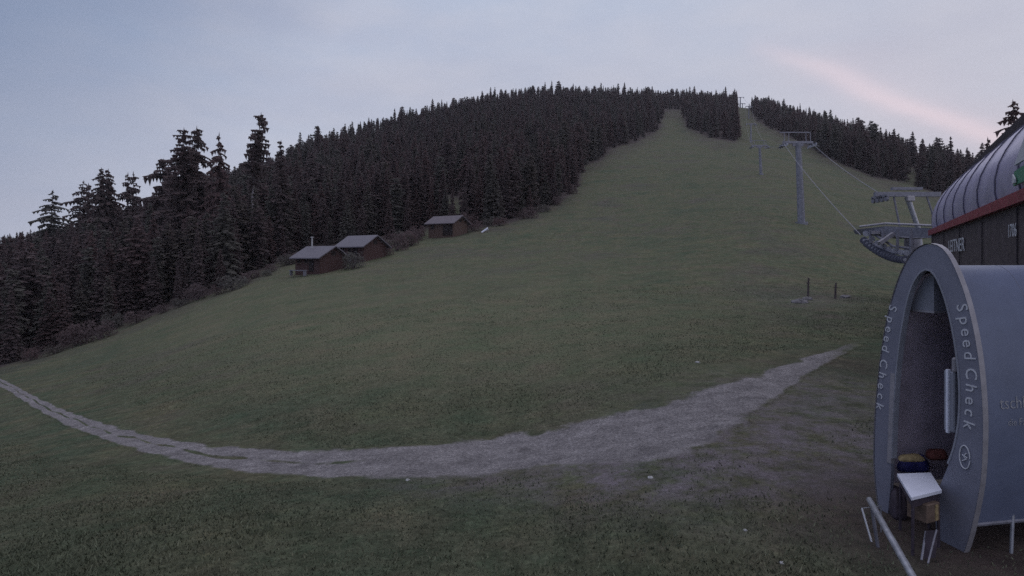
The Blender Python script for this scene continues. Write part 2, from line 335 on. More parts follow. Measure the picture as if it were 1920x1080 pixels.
# ---- materials of ground and track
def ground_mat():
    m = bpy.data.materials.new('alpine meadow'); m.use_nodes = True; t = m.node_tree; p = t.nodes['Principled BSDF']
    p.inputs['Roughness'].default_value = .95; p.inputs['Specular IOR Level'].default_value = .05
    g = N(t, 'ShaderNodeNewGeometry'); P_ = g.outputs['Position']
    def noise(s, d=5, r=.6):
        n = N(t, 'ShaderNodeTexNoise'); n.inputs['Scale'].default_value = s; n.inputs['Detail'].default_value = d; n.inputs['Roughness'].default_value = r; L(t, P_, n.inputs['Vector']); return n.outputs[0]
    def ramp(src, stops):
        c = N(t, 'ShaderNodeValToRGB'); e = c.color_ramp.elements
        while len(e) < len(stops): e.new(.5)
        for q, (ps, cc) in zip(e, stops): q.position = ps; q.color = (*cc, 1) if isinstance(cc, tuple) else (cc, cc, cc, 1)
        L(t, src, c.inputs[0]); return c.outputs[0]
    def mix(f, a, b_, mode='MIX'):
        n = N(t, 'ShaderNodeMix', data_type='RGBA', blend_type=mode)
        if isinstance(f, float): n.inputs[0].default_value = f
        else: L(t, f, n.inputs[0])
        for i_, v in ((6, a), (7, b_)):
            if isinstance(v, tuple): n.inputs[i_].default_value = (*v, 1)
            else: L(t, v, n.inputs[i_])
        return n.outputs[2]
    base = ramp(noise(.075, 7, .7), [(.33, (.058, .082, .058)), (.5, (.105, .108, .070)), (.67, (.088, .078, .080))])
    p2 = ramp(noise(.6, 6, .7), [(.36, (.066, .090, .062)), (.64, (.112, .098, .080))])
    c = mix(.5, base, p2)
    fine = ramp(noise(9, 8, .8), [(.34, .5), (.5, .95), (.68, 1.55)])
    c = mix(.8, c, fine, 'MULTIPLY')
    mid_ = ramp(noise(1.9, 6, .75), [(.34, .62), (.66, 1.35)]); c = mix(.8, c, mid_, 'MULTIPLY')
    c = mix(.75, c, ramp(noise(.28, 7, .75), [(.36, (.80, .88, .80)), (.5, (1, 1.02, .97)), (.64, (1.2, 1.14, 1.0))]), 'MULTIPLY')
    far_ = ramp(noise(.9, 10, .9), [(.38, .75), (.62, 1.25)]); c = mix(.5, c, far_, 'MULTIPLY')
    al = N(t, 'ShaderNodeAttribute', attribute_name='lush'); lm = N(t, 'ShaderNodeMath', operation='MULTIPLY'); L(t, al.outputs['Fac'], lm.inputs[0]); L(t, ramp(noise(.16, 7, .7), [(.3, .35), (.65, 1.0)]), lm.inputs[1])
    c = mix(lm.outputs[0], c, mix(.85, ramp(noise(.35, 6, .7), [(.35, (.105, .130, .080)), (.65, (.165, .150, .105))]), fine, 'MULTIPLY'))
    at = N(t, 'ShaderNodeAttribute', attribute_name='dirt')
    dn = N(t, 'ShaderNodeMath', operation='MULTIPLY_ADD', use_clamp=True); L(t, noise(1.4, 9, .75), dn.inputs[0]); dn.inputs[1].default_value = 5; dn.inputs[2].default_value = -2.0
    ds = N(t, 'ShaderNodeMath', operation='MULTIPLY'); L(t, dn.outputs[0], ds.inputs[0]); L(t, at.outputs['Fac'], ds.inputs[1])
    dirtc = ramp(noise(14, 8, .8), [(.3, (.085, .07, .082)), (.5, (.17, .15, .17)), (.7, (.27, .25, .285))])
    c = mix(ds.outputs[0], c, dirtc)
    at2 = N(t, 'ShaderNodeAttribute', attribute_name='soil')
    c = mix(at2.outputs['Fac'], c, ramp(noise(3, 8, .75), [(.3, (.038, .028, .034)), (.55, (.075, .055, .058)), (.72, (.10, .075, .07))]))
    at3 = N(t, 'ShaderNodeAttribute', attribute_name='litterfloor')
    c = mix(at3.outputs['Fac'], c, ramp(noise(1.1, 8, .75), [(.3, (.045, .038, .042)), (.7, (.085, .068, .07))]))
    at4 = N(t, 'ShaderNodeAttribute', attribute_name='gravel')
    gsum = N(t, 'ShaderNodeMath', operation='ADD'); L(t, at4.outputs['Fac'], gsum.inputs[0]); L(t, noise(5, 8, .8), gsum.inputs[1])
    gst = N(t, 'ShaderNodeMath', operation='MULTIPLY_ADD', use_clamp=True); L(t, gsum.outputs[0], gst.inputs[0]); gst.inputs[1].default_value = 2.6; gst.inputs[2].default_value = -2.35
    gm_ = N(t, 'ShaderNodeMath', operation='MULTIPLY', use_clamp=True); L(t, gst.outputs[0], gm_.inputs[0]); gq = N(t, 'ShaderNodeMath', operation='MULTIPLY', use_clamp=True); L(t, at4.outputs['Fac'], gq.inputs[0]); gq.inputs[1].default_value = 6; L(t, gq.outputs[0], gm_.inputs[1])
    gcol = ramp(noise(17, 9, .85), [(.32, (.07, .064, .070)), (.5, (.195, .183, .195)), (.66, (.40, .38, .39))])
    gcol = mix(.9, gcol, ramp(noise(1.6, 8, .8), [(.34, .55), (.64, 1.3)]), 'MULTIPLY')
    c = mix(gm_.outputs[0], c, gcol)
    L(t, c, p.inputs['Base Color'])
    bp = N(t, 'ShaderNodeBump'); bp.inputs['Strength'].default_value = .8; bp.inputs['Distance'].default_value = .12; L(t, noise(6, 8, .75), bp.inputs['Height']); L(t, bp.outputs[0], p.inputs['Normal'])
    return m
def gravel_mat():
    m = mat('grey lilac gravel', (.27, .25, .31), .9, .2, 16, col2=(.15, .135, .17), bump=.9, bscale=34, spec=.1)
    t = m.node_tree; p = t.nodes['Principled BSDF']; lk = p.inputs['Base Color'].links[0].from_socket
    g = N(t, 'ShaderNodeNewGeometry')
    n = N(t, 'ShaderNodeTexNoise'); n.inputs['Scale'].default_value = 1.1; n.inputs['Detail'].default_value = 8; n.inputs['Roughness'].default_value = .7; L(t, g.outputs['Position'], n.inputs['Vector'])
    r = N(t, 'ShaderNodeValToRGB'); r.color_ramp.elements[0].position = .35; r.color_ramp.elements[0].color = (.6, .58, .58, 1); r.color_ramp.elements[1].position = .62; r.color_ramp.elements[1].color = (1.05, 1.03, 1.05, 1)
    L(t, n.outputs[0], r.inputs[0]); mx = N(t, 'ShaderNodeMix', data_type='RGBA', blend_type='MULTIPLY'); mx.inputs[0].default_value = 1
    L(t, lk, mx.inputs[6]); L(t, r.outputs[0], mx.inputs[7]); L(t, mx.outputs[2], p.inputs['Base Color'])
    return m
M_['ground'] = ground_mat(); M_['gravel'] = gravel_mat()

# ---- forest regions in the photograph's pixels (position of a tree's foot)
eL = [(-400,740),(0,688),(60,668),(120,648),(180,630),(240,603),(330,574),(400,548),(470,515),(530,487),(560,474),(700,452),(745,446),(800,428),(880,427),(960,416),(1010,396),(1060,371),(1086,345),(1092,310),(1130,298),(1142,280),(1200,262),(1238,240),(1243,206),(1300,205),(1301,0)]
eR = [(1403,0),(1404,203),(1420,226),(1440,238),(1500,266),(1560,300),(1640,333),(1690,340),(1735,356),(1760,362),(1850,390),(2400,430)]
def forest_at(px, row):
    a = (px < 1301) & (row < np.interp(px, [e[0] for e in eL], [e[1] for e in eL]))
    clr = ((px-838)/36)**2+((row-392)/26)**2 < 1
    a &= ~clr
    isl = (px > 1280) & (px < 1382) & (row < np.interp(px, [1280, 1284, 1330, 1378, 1382], [205, 236, 258, 266, 262])) & ((row > 150) & ((px < 1374) | (row > 196)))
    b_ = (px > 1403) & (row < np.interp(px, [e[0] for e in eR], [e[1] for e in eR]))
    clr2 = (((px-1710)/17)**2+((row-333)/20)**2 < 1)
    return a | isl | (b_ & ~clr2)

# ---- the ground sheet
UN = np.concatenate([np.linspace(-2.4, -1.15, 90), np.linspace(-1.14, 1.14, 700), np.linspace(1.15, 2.4, 90)])
YN = np.concatenate([np.linspace(-30, 3, 12), np.exp(np.linspace(math.log(3.4), math.log(1380), 430))])
GU, GY = np.meshgrid(UN, YN, indexing='ij')
GX = GU*(np.maximum(GY, 0)+9)+(GY < 0)*GU*12
GZ = zg(GX, GY)
nu, ny = GX.shape
gid = np.arange(nu*ny).reshape(nu, ny)
quads = np.stack([gid[:-1, :-1], gid[1:, :-1], gid[1:, 1:], gid[:-1, 1:]], -1).reshape(-1, 4)
me = bpy.data.meshes.new('ground'); me.vertices.add(nu*ny); me.vertices.foreach_set('co', np.stack([GX, GY, GZ], -1).astype(np.float32).ravel())
me.loops.add(quads.size); me.loops.foreach_set('vertex_index', quads.ravel().astype(np.int32)); me.polygons.add(len(quads))
me.polygons.foreach_set('loop_start', np.arange(0, quads.size, 4, dtype=np.int32)); me.polygons.foreach_set('loop_total', np.full(len(quads), 4, np.int32))
me.polygons.foreach_set('use_smooth', np.ones(len(quads), bool)); me.update(calc_edges=True); me.validate()
def attr(me, name, arr):
    a = me.attributes.new(name, 'FLOAT', 'POINT'); a.data.foreach_set('value', arr.astype(np.float32).ravel())
def blob(x, y, px, row, r):
    h = hit(px, row); return np.exp(-(((x-h.x)**2+(y-h.y)**2)/r**2))
def dirt_f(X, Y): return np.clip(1.3*blob(X, Y, 1400, 815, 2.6)+1.1*blob(X, Y, 1300, 855, 2.0)+.55*blob(X, Y, 1520, 840, 1.8)+.7*blob(X, Y, 1540, 735, 2.6)+.6*blob(X, Y, 1150, 885, 1.6)+.5*blob(X, Y, 850, 905, 1.2)+.35*blob(X, Y, 1505, 565, 3), 0, 1)
def soil_f(X, Y): return np.clip(.8*np.exp(-(((X-6.3)**2+(Y-7.2)**2)/2.6**2)**2)+.4*blob(X, Y, 1620, 690, 2.2)+.15*blob(X, Y, 1560, 900, 2.0), 0, 1)
ro = rm.build('gravel_track', M_['ground'], smooth=True); tag(ro, kind='structure'); attr(ro.data, 'gravel', gv)
attr(me, 'dirt', dirt_f(GX, GY)); attr(me, 'soil', soil_f(GX, GY))
Ys = np.maximum(GY, 3); gpx = CX+F*GX/Ys; grow = HOR-(GZ-H)/Ys*F
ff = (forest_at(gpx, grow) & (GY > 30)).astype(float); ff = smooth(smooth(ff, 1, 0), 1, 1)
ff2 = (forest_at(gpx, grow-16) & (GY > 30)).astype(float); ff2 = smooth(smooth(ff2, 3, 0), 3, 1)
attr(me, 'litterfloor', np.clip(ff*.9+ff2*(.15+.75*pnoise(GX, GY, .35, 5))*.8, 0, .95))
attr(me, 'lush', np.exp(-((gpx-820)/560)**4-((grow-630)/120)**2))
attr(ro.data, 'dirt', dirt_f(RX, RY)); attr(ro.data, 'soil', soil_f(RX, RY))
me.materials.append(M_['ground'])
g = bpy.data.objects.new('ground', me); COL.objects.link(g); tag(g, kind='structure')

# ================================================================== GRASS BLADES
def in_road(x, y):
    C = (Aa+Ba)/2; Wd = np.hypot(*(Aa-Ba).T)/2
    out = np.zeros(len(x), bool)
    for s0 in range(0, len(x), 20000):
        d = np.hypot(x[s0:s0+20000, None]-C[None, ::6, 0], y[s0:s0+20000, None]-C[None, ::6, 1])
        i = d.argmin(1); out[s0:s0+20000] = d[np.arange(len(i)), i] < Wd[::6][i]*.98
    return out
nB = 230000
by = np.exp(rng.uniform(math.log(5.2), math.log(48), nB)); bx = rng.uniform(-1.0, 1.0, nB)*by
dd = dirt_f(bx, by); ss = soil_f(bx, by)
ok = (~in_road(bx, by)) & (rng.random(nB) > np.clip(dd*.8+ss*.9, 0, 1))
ok &= (rng.random(nB) < .25+pnoise(bx, by, .9, 3))
tun = (np.abs((bx-5.25)*.185-(by-7.8)*.983) < .55) & ((bx-5.1)*.983+(by-7.8)*.185 > -.0); ok &= ~tun
bx, by = bx[ok], by[ok]; n = len(bx); bz = zg(bx, by)-.01
hgt = rng.uniform(.02, .06, n)*(.6+.9*pnoise(bx, by, .6, 7)); wdt = rng.uniform(.004, .009, n)*(1+by/9)
ang = rng.uniform(0, 2*math.pi, n); lean = rng.normal(0, .5, (n, 2))*hgt[:, None]
v0 = np.stack([bx-np.cos(ang)*wdt, by-np.sin(ang)*wdt, bz], -1); v1 = np.stack([bx+np.cos(ang)*wdt, by+np.sin(ang)*wdt, bz], -1)
v2 = np.stack([bx+lean[:, 0], by+lean[:, 1], bz+hgt], -1)
V = np.stack([v0, v1, v2], 1).reshape(-1, 3)
me = bpy.data.meshes.new('grass'); me.vertices.add(3*n); me.vertices.foreach_set('co', V.astype(np.float32).ravel())
me.loops.add(3*n); me.loops.foreach_set('vertex_index', np.arange(3*n, dtype=np.int32)); me.polygons.add(n)
me.polygons.foreach_set('loop_start', np.arange(0, 3*n, 3, dtype=np.int32)); me.polygons.foreach_set('loop_total', np.full(n, 3, np.int32)); me.update(calc_edges=True)
M_['blade'] = mat('grass blades', (.125, .125, .088), .9, .1, .5, col2=(.082, .098, .070), spec=.05, island=.3)
me.materials.append(M_['blade']); go = bpy.data.objects.new('grass', me); COL.objects.link(go)
tag(go, 'short cropped green and straw coloured meadow grass around the gravel track', 'grass', kind='stuff')

# ================================================================== TREES
def conifer(seed, h=18, r=3.0, levels=26, nb=7, droop=.35, t0=.08, power=.85, irr=.25, lean=(0, 0), clump=1.0, gappy=0.0, round_=0.0, bare=0.0):
    rd = random.Random(seed); mb = MB(); tr = MB()
    lx, ly = lean
    cpos = lambda z: Vector((lx*(z/h)**1.6, ly*(z/h)**1.6, z))
    k_ = [0, .04, .2, .45, .7, .9, .985]
    tr.tube([cpos(h*q) for q in k_], [h*.0125*(1.35 if q == 0 else 1)*(1-q)**.8+.015 for q in k_], 7)
    for i in range(levels):
        t = t0+(1-t0)*((i+rd.uniform(-.3, .3))/levels); t = min(max(t, t0), .992)
        z0 = h*t
        if rd.random() < gappy*.5: continue
        prof = (1-t)**power
        if round_: prof = prof*(1-round_)+round_*math.sqrt(max(0, 1-(abs(t-.62)/.42)**2.2))*.8 if t > .2 else prof*(1-round_)+.2*round_
        lim = r*prof*rd.uniform(1-irr, 1+irr*.6)+.12
        n = nb if t < .8 else max(4, nb-2)
        a0 = rd.uniform(0, 6.28)
        for b_ in range(n):
            if rd.random() < gappy: continue
            a = a0+6.283*b_/n+rd.uniform(-.3, .3); Lb = lim*rd.uniform(.65, 1.12)
            d = Vector((math.cos(a), math.sin(a), 0)); sdv = Vector((-d.y, d.x, 0)); c0 = cpos(z0)
            c0 = cpos(min(h*.985, z0+rd.uniform(-.65, .65)*h*(1-t0)/levels))
            m_ = max(2, min(5, int(Lb/.55)+1))
            up_ = .10 if t > .6 else 0
            pts_ = []
            for q in range(m_+1):
                f_ = q/m_; pts_.append(c0+d*Lb*f_+Vector((0, 0, Lb*(up_*f_-droop*f_*f_+.16*droop*f_**4))))
            if Lb > 1: tr.tube([pts_[0], pts_[-1]], [.045, .012], 3, False)
            for q in range(m_):
                f_ = (q+.6)/m_; c = pts_[q].lerp(pts_[q+1], .5)
                w = clump*(.30+.36*Lb*(1-f_*.72)*.55)*rd.uniform(.75, 1.3)
                hang = clump*rd.uniform(.3, .75)*(.5+.35*Lb*.4)*max(1, h/levels/.75)
                s_ = pts_[q+1]-pts_[q]
                e = lambda k2: Vector((rd.uniform(-k2, k2), rd.uniform(-k2, k2), rd.uniform(-k2, k2)))
                mb.add([c-s_*.7+e(.05), c+sdv*w+Vector((0, 0, -hang*.6))+e(.12), c+s_*.95+e(.1)], [(0, 1, 2)])
                mb.add([c-s_*.7+e(.05), c-sdv*w+Vector((0, 0, -hang*.6))+e(.12), c+s_*.95+e(.1)], [(0, 1, 2)])
                mb.add([c-s_*.6, c+s_*.75, c+s_*.2+Vector((0, 0, -hang*1.5))+e(.15)], [(0, 1, 2)])
                if rd.random() < .6: mb.add([c+sdv*w*.8+e(.1), c-sdv*w*.7+e(.1), c+Vector((0, 0, -hang*1.3))+d*.1+e(.12)], [(0, 1, 2)])
    tp = cpos(h*.985)
    for q in range(5):
        a = q*1.26; mb.add([tp+Vector((0, 0, h*.018)), tp+Vector((math.cos(a)*.12, math.sin(a)*.12, -.5)), tp+Vector((math.cos(a+1)*.12, math.sin(a+1)*.12, -.4))], [(0, 1, 2)])
    return mb, tr
VAR = []
specs = [dict(seed=1, h=18, r=2.9), dict(seed=2, h=18, r=2.4, levels=28, power=.75), dict(seed=3, h=18, r=3.3, levels=22, irr=.35, power=.7),
         dict(seed=4, h=18, r=2.6, levels=24, round_=.5, irr=.4, gappy=.08, clump=1.15), dict(seed=5, h=18, r=2.0, levels=30, power=.9), dict(seed=6, h=18, r=3.1, levels=24, round_=.8, irr=.45, gappy=.1, clump=1.2)]
for s_ in specs:
    cr_, tr_ = conifer(**s_)
    cm = bpy.data.meshes.new('crown'); cm.from_pydata(cr_.v, [], cr_.f); cm.materials.append(M_['needle' if s_['seed'] not in (4, 3) else 'needle2'])
    tm = bpy.data.meshes.new('trunk'); tm.from_pydata(tr_.v, [], tr_.f); tm.materials.append(M_['bark'])
    VAR.append((cm, tm, s_['r']/18))
# candidate feet on the terrain
cand = []
def scatter(Y0, Y1, sp):
    xs = np.arange(-1.15*Y1, 1.2*Y1, sp); ys = np.arange(Y0, Y1, sp)
    X_, Y_ = np.meshgrid(xs, ys); X_ = X_.ravel()+rng.uniform(-.42, .42, X_.size)*sp; Y_ = Y_.ravel()+rng.uniform(-.42, .42, Y_.size)*sp
    z = zg(X_, Y_); px = CX+F*X_/Y_; row = HOR-(z-H)/Y_*F
    k2 = (px > -260) & (px < 2150) & forest_at(px, row) & (Y_ < ridgeY(px)*1.03) & (Y_ >= Y0) & (Y_ < Y1)
    # keep a little air round the three huts
    for hx, hr, rr_ in ((600, 470, 45), (690, 450, 50), (845, 425, 36)):
        k2 &= ~((np.abs(px-hx) < rr_) & (Y_ < {600: 90, 690: 97, 845: 117}[hx]))
    return X_[k2], Y_[k2], z[k2], px[k2], row[k2]
for a, b_, sp in ((45, 150, 3.7), (150, 300, 4.6), (300, 700, 5.6)):
    X_, Y_, z, px, row = scatter(a, b_, sp)
    for i in range(len(X_)):
        hh = rng.uniform(11, 17)*(.85 if Y_[i] > 300 else 1.0)
        if Y_[i] < 150: hh = rng.uniform(10.5, 15.5)
        if rng.random() < .07: hh *= 1.3
        elif rng.random() < .3: hh *= rng.uniform(.7, .9)
        # shorter young trees along the forest's lower edge
        if not bool(forest_at(np.array(px[i]), np.array(row[i]+7.0*100/Y_[i]))): hh *= rng.uniform(.45, .8)
        # the left wood keeps below its photographed skyline
        sky_ = np.interp(px[i], [-300, 0, 60, 110, 170, 240, 300, 340, 400, 470, 520, 560], [470, 438, 428, 425, 392, 375, 352, 322, 312, 300, 285, 262])
        top = row[i]-hh*F/Y_[i]
        if px[i] < 560 and top < sky_+rng.uniform(-4, 16):
            hh = (row[i]-sky_-rng.uniform(0, 22))*Y_[i]/F
            if hh < 4: continue
        cand.append((X_[i], Y_[i], z[i], hh, px[i], row[i], int(rng.choice(len(VAR), p=[.24, .2, .17, .13, .15, .11])), rng.uniform(0, 6.28), rng.uniform(.95, 1.55)))
cand.sort(key=lambda c: -c[1])
# how large does each one show?
buf = np.full((540, 960), -1, np.int32)
for i, (x, y, z, hh, px, row, v, r_, w) in enumerate(cand):
    hp = hh*F/y/2; wp = hh*VAR[v][2]*w*F/y/2*1.0; c = px/2; r1 = row/2
    for q in range(int(max(0, r1-hp)), int(min(540, r1+1))):
        f_ = (r1-q)/max(hp, 1e-3); ww = max(.3, wp*(1-f_)); a, b_ = int(round(c-ww)), int(round(c+ww))+1
        if b_ > 0 and a < 960: buf[q, max(0, a):min(960, b_)] = i
buf[:, 0:0] = -1
cnt = np.bincount(buf[buf >= 0], minlength=len(cand))
order = np.argsort(-cnt)
NIND = 284
ind = set(int(i) for i in order[:NIND]); shown = {}
proto = [None]*len(VAR)
rest = []
for i, c in enumerate(cand):
    if i not in ind: rest.append(c); continue
    x, y, z, hh, px, row, v, r_, w = c
    if px < 560: lab = ('dark spruce in the dense wood left of the huts', 'trees of the wood left of the huts')
    elif px < 1301: lab = ('dark spruce in the dense wood behind and right of the huts', 'trees of the wood behind and right of the huts')
    elif px < 1390: lab = ('dark spruce in the wood between the two ski runs near the summit', 'trees of the wood between the two runs')
    else: lab = ('dark spruce in the wood right of the ski run', 'trees of the wood right of the ski run')
    root = empty('spruce_tree', (x, y, z-.2), lab[0], 'tree', lab[1], r_)
    s0 = hh/18; root.scale = (s0*w, s0*w, s0)
    a = bpy.data.objects.new('crown', VAR[v][0]); b_ = bpy.data.objects.new('trunk', VAR[v][1])
    for o in (a, b_): COL.objects.link(o); o.parent = root
    if proto[v] is None: proto[v] = (a, b_)
# everything else: one wood, instanced
if rest:
    Rr = np.array([(c[0], c[1], c[2]-.2) for c in rest]); me = bpy.data.meshes.new('forest'); me.vertices.add(len(rest)); me.vertices.foreach_set('co', Rr.astype(np.float32).ravel())
    attr(me, 'vid', np.array([c[6] for c in rest])); attr(me, 'rz', np.array([c[7] for c in rest])); attr(me, 'sz', np.array([c[3]/18 for c in rest])); attr(me, 'sw', np.array([c[3]/18*c[8] for c in rest]))
    me.update()
    fo = bpy.data.objects.new('forest', me); COL.objects.link(fo); tag(fo, 'dense dark spruce wood covering the upper hillside to the skyline', 'forest', kind='stuff')
    ng = bpy.data.node_groups.new('forest', 'GeometryNodeTree')
    ng.interface.new_socket('Geometry', in_out='INPUT', socket_type='NodeSocketGeometry'); ng.interface.new_socket('Geometry', in_out='OUTPUT', socket_type='NodeSocketGeometry')
    gi = N(ng, 'NodeGroupInput'); go_ = N(ng, 'NodeGroupOutput'); jn = N(ng, 'GeometryNodeJoinGeometry')
    def na(nm):
        n = N(ng, 'GeometryNodeInputNamedAttribute', data_type='FLOAT'); n.inputs['Name'].default_value = nm; return n.outputs['Attribute']
    vid, rz_, sz_, sw_ = na('vid'), na('rz'), na('sz'), na('sw')
    cr1 = N(ng, 'ShaderNodeCombineXYZ'); L(ng, rz_, cr1.inputs[2]); cs1 = N(ng, 'ShaderNodeCombineXYZ'); L(ng, sw_, cs1.inputs[0]); L(ng, sw_, cs1.inputs[1]); L(ng, sz_, cs1.inputs[2])
    e2r = N(ng, 'FunctionNodeEulerToRotation'); L(ng, cr1.outputs[0], e2r.inputs[0])
    for v in range(len(VAR)):
        if proto[v] is None: continue
        cmp_ = N(ng, 'FunctionNodeCompare', data_type='FLOAT', operation='EQUAL'); L(ng, vid, cmp_.inputs[0]); cmp_.inputs[1].default_value = v; cmp_.inputs['Epsilon'].default_value = .1
        j2 = N(ng, 'GeometryNodeJoinGeometry')
        for ob in proto[v]:
            oi = N(ng, 'GeometryNodeObjectInfo', transform_space='ORIGINAL'); oi.inputs['Object'].default_value = ob; L(ng, oi.outputs['Geometry'], j2.inputs[0])
        ip = N(ng, 'GeometryNodeInstanceOnPoints'); L(ng, gi.outputs[0], ip.inputs['Points']); L(ng, cmp_.outputs[0], ip.inputs['Selection']); L(ng, j2.outputs[0], ip.inputs['Instance'])
        L(ng, e2r.outputs[0], ip.inputs['Rotation']); L(ng, cs1.outputs[0], ip.inputs['Scale']); L(ng, ip.outputs[0], jn.inputs[0])
    L(ng, jn.outputs[0], go_.inputs[0])
    mdf = fo.modifiers.new('forest', 'NODES'); mdf.node_group = ng
print('trees', len(cand), 'individual', len(ind), 'smallest shown', cnt[order[NIND-1]] if len(cand) > NIND else 0)
# the trees one can tell apart on the skyline
def hero(px, tip, Y, w_px, label, name='spruce_tree', needle='needle', bark='bark', **kw):
    X = (px-CX)/F*Y; zf = zgs(X, Y)-.2; hh = H+(HOR-tip)/F*Y-zf
    cr_, tr_ = conifer(h=hh, r=w_px/2*Y/F*1.3, **kw)
    root = empty(name, (X, Y, zf), label, 'tree')
    cr_.build('crown', M_[needle], root); tr_.build('trunk', M_[bark], root)
    return root
hero(92, 355, 150, 90, 'tall thin-crowned larch at the far left end of the skyline', 'larch_tree', seed=21, levels=30, gappy=.3, irr=.5, power=.5, clump=.9, t0=.25, needle='needle2', lean=(1.0, 0))
hero(140, 337, 145, 75, 'leaning sparse larch on the skyline with a bent gappy top', 'larch_tree', seed=22, levels=28, gappy=.42, irr=.6, power=.55, clump=.85, t0=.2, lean=(2.2, 0))
hero(166, 342, 150, 48, 'narrow low spruce left against the twin spruces on the skyline', seed=23, levels=30, power=.6)
hero(190, 313, 140, 66, 'left one of the dark twin spruces on the left skyline', seed=24, levels=32, power=.6, droop=.45)
hero(203, 315, 142, 72, 'right one of the dark twin spruces on the left skyline', seed=25, levels=32, power=.6, droop=.45)
hero(240, 322, 140, 52, 'fork-topped open spruce between the twin spruces and the broken fir', seed=26, levels=26, gappy=.2, irr=.4, power=.55)
hero(250, 320, 143, 46, 'slim spruce hugging the right side of the fork-topped one', seed=36, levels=26, gappy=.25, irr=.4, power=.55)
hero(300, 296, 130, 104, 'broad ragged fir with long side branches left of the tall pine pair', 'fir_tree', seed=27, levels=24, gappy=.15, irr=.6, power=.5, clump=1.3, lean=(.8, 0))
hero(345, 238, 120, 92, 'left one of the tall bushy pine pair on the left skyline', 'pine_tree', seed=28, levels=34, gappy=.16, irr=.35, power=.5, clump=1.15, t0=.2, droop=.2)
hero(369, 235, 123, 88, 'right one of the tall bushy pine pair on the left skyline', 'pine_tree', seed=29, levels=34, gappy=.2, irr=.45, power=.5, clump=1.15, t0=.2, droop=.45)
hero(411, 247, 118, 84, 'slender pointed spruce with open tiers between pine pair and leaning larch', seed=30, levels=22, gappy=.12, irr=.25, power=.75, droop=.55)
hero(468, 210, 108, 50, 'tallest tree of the skyline, leaning larch with pale bare trunk', 'larch_tree', seed=31, levels=26, gappy=.3, irr=.5, power=.35, clump=1.05, t0=.52, bark='barkpale', lean=(2.1, 0), droop=.2)
hero(1908, 186, 75, 96, 'ragged dark spruce rising behind the high right end of the lift station roof', seed=32, levels=30, gappy=.12, irr=.4, power=.6, lean=(-.6, 0))
hero(1852, 256, 95, 46, 'small spruce tip showing over the middle of the lift station roof', seed=33, levels=26, power=.8, irr=.35)
hero(1797, 292, 110, 34, 'little spruce tip at the lower left end of the lift station roof', seed=34, levels=26, power=.8, irr=.35)
hero(527, 262, 115, 46, 'rounded small-crowned pine right of the leaning larch on the skyline', 'pine_tree', seed=35, levels=26, round_=.4, irr=.4, gappy=.1)

# ================================================================== HUTS
def hut(px, row, Y, length, depth, wall_h, roof_h, rz, label, wood, roofm, chimney=False, bench=False, porch=False):
    X = (px-CX)/F*Y; zf = zgs(X, Y)
    zf = min(zf, H+(HOR-row)/F*Y+.3)
    root = empty('wooden_hut', (X, Y, zf), label, 'hut', 'wooden huts along the wood edge', rz)
    l, d, w, r_ = length/2, depth/2, wall_h, roof_h
    b = -1.0
    mb = MB(); mb.add([(-l,-d,b),(l,-d,b),(l,d,b),(-l,d,b),(-l,-d,w),(l,-d,w),(l,d,w),(-l,d,w),(-l,0,w+r_),(l,0,w+r_)], [(0,1,5,4),(2,3,7,6),(1,2,6,9,5),(3,0,4,8,7),(0,3,2,1)]); mb.build('wall', wood, root)
    ov, e, th = .55, .6, .14
    rf = MB()
    k_ = r_/d; zz = w-e*k_
    for sg in (-1, 1):
        a = [(-l-ov, sg*(d+e), zz+.02), (l+ov, sg*(d+e), zz+.02), (l+ov, 0, w+r_+.02), (-l-ov, 0, w+r_+.02)]
        rf.add(a+[(p[0], p[1], p[2]+th) for p in a], [(0,1,2,3),(7,6,5,4),(0,4,5,1),(1,5,6,2),(2,6,7,3),(3,7,4,0)])
    ro_ = rf.build('roof', roofm, root)
    if chimney:
        c = MB(); c.tube([(-l*.45, -.6, w+r_*.4), (-l*.45, -.6, w+r_+1.3)], .11, 8); c.tube([(-l*.45, -.6, w+r_+1.3), (-l*.45, -.6, w+r_+1.45)], .2, 8); c.build('chimney', M_['litter'], ro_)
    # plank door and windows
    dr = MB(); dr.box((l*.35, -d-.04, 1.0), (.95, .08, 1.95)); dd_ = dr.build('door', M_['wooddark'], root)
    hd = MB(); hd.box((l*.35+.35, -d-.11, 1.0), (.06, .06, .16)); hd.build('handle', M_['steel_m'], dd_)
    for q in (-.55, -.05) if not porch else (-.55,):
        fr = MB(); x0 = q*l*1.2
        for a in ((x0, -d-.05, 1.95, 1.0, .1), (x0, -d-.05, 1.05, 1.0, .1)): fr.box(a[:3], (a[3], .08, a[4]))
        for sx in (-.46, .46): fr.box((x0+sx, -d-.05, 1.5), (.09, .08, .8))
        f_ = fr.build('window', M_['wood2'], root)
        pn = MB(); pn.box((x0, -d-.02, 1.5), (.84, .04, .8)); pn.build('pane', M_['wooddark'], f_)
    gb = MB(); gb.box((l+.03, 0, w+r_*.35), (.06, .7, .6)); gb.build('gable_window', M_['wooddark'], root)
    if bench:
        bn = MB(); bn.box((-l*.1, -d-1.3, .15), (length*.62, .5, .1)); [bn.box((-l*.1+s*length*.28, -d-1.3, -.2), (.12, .4, .7)) for s in (-1, 1)]; bn.build('deck', M_['steel_m'], root)
    if porch:
        pp = MB(); pp.box((l*.55, -d-.06, .95), (length*.36, .1, 1.9)); pp.build('porch_opening', M_['wooddark'], root)
    return root
hut(602, 503, 84, 5.0, 4.6, 2.0, 1.3, R(-33), 'dark red wooden hut with thin white chimney pipe, lowest of the three', M_['wood'], M_['roof'], chimney=True, bench=True)
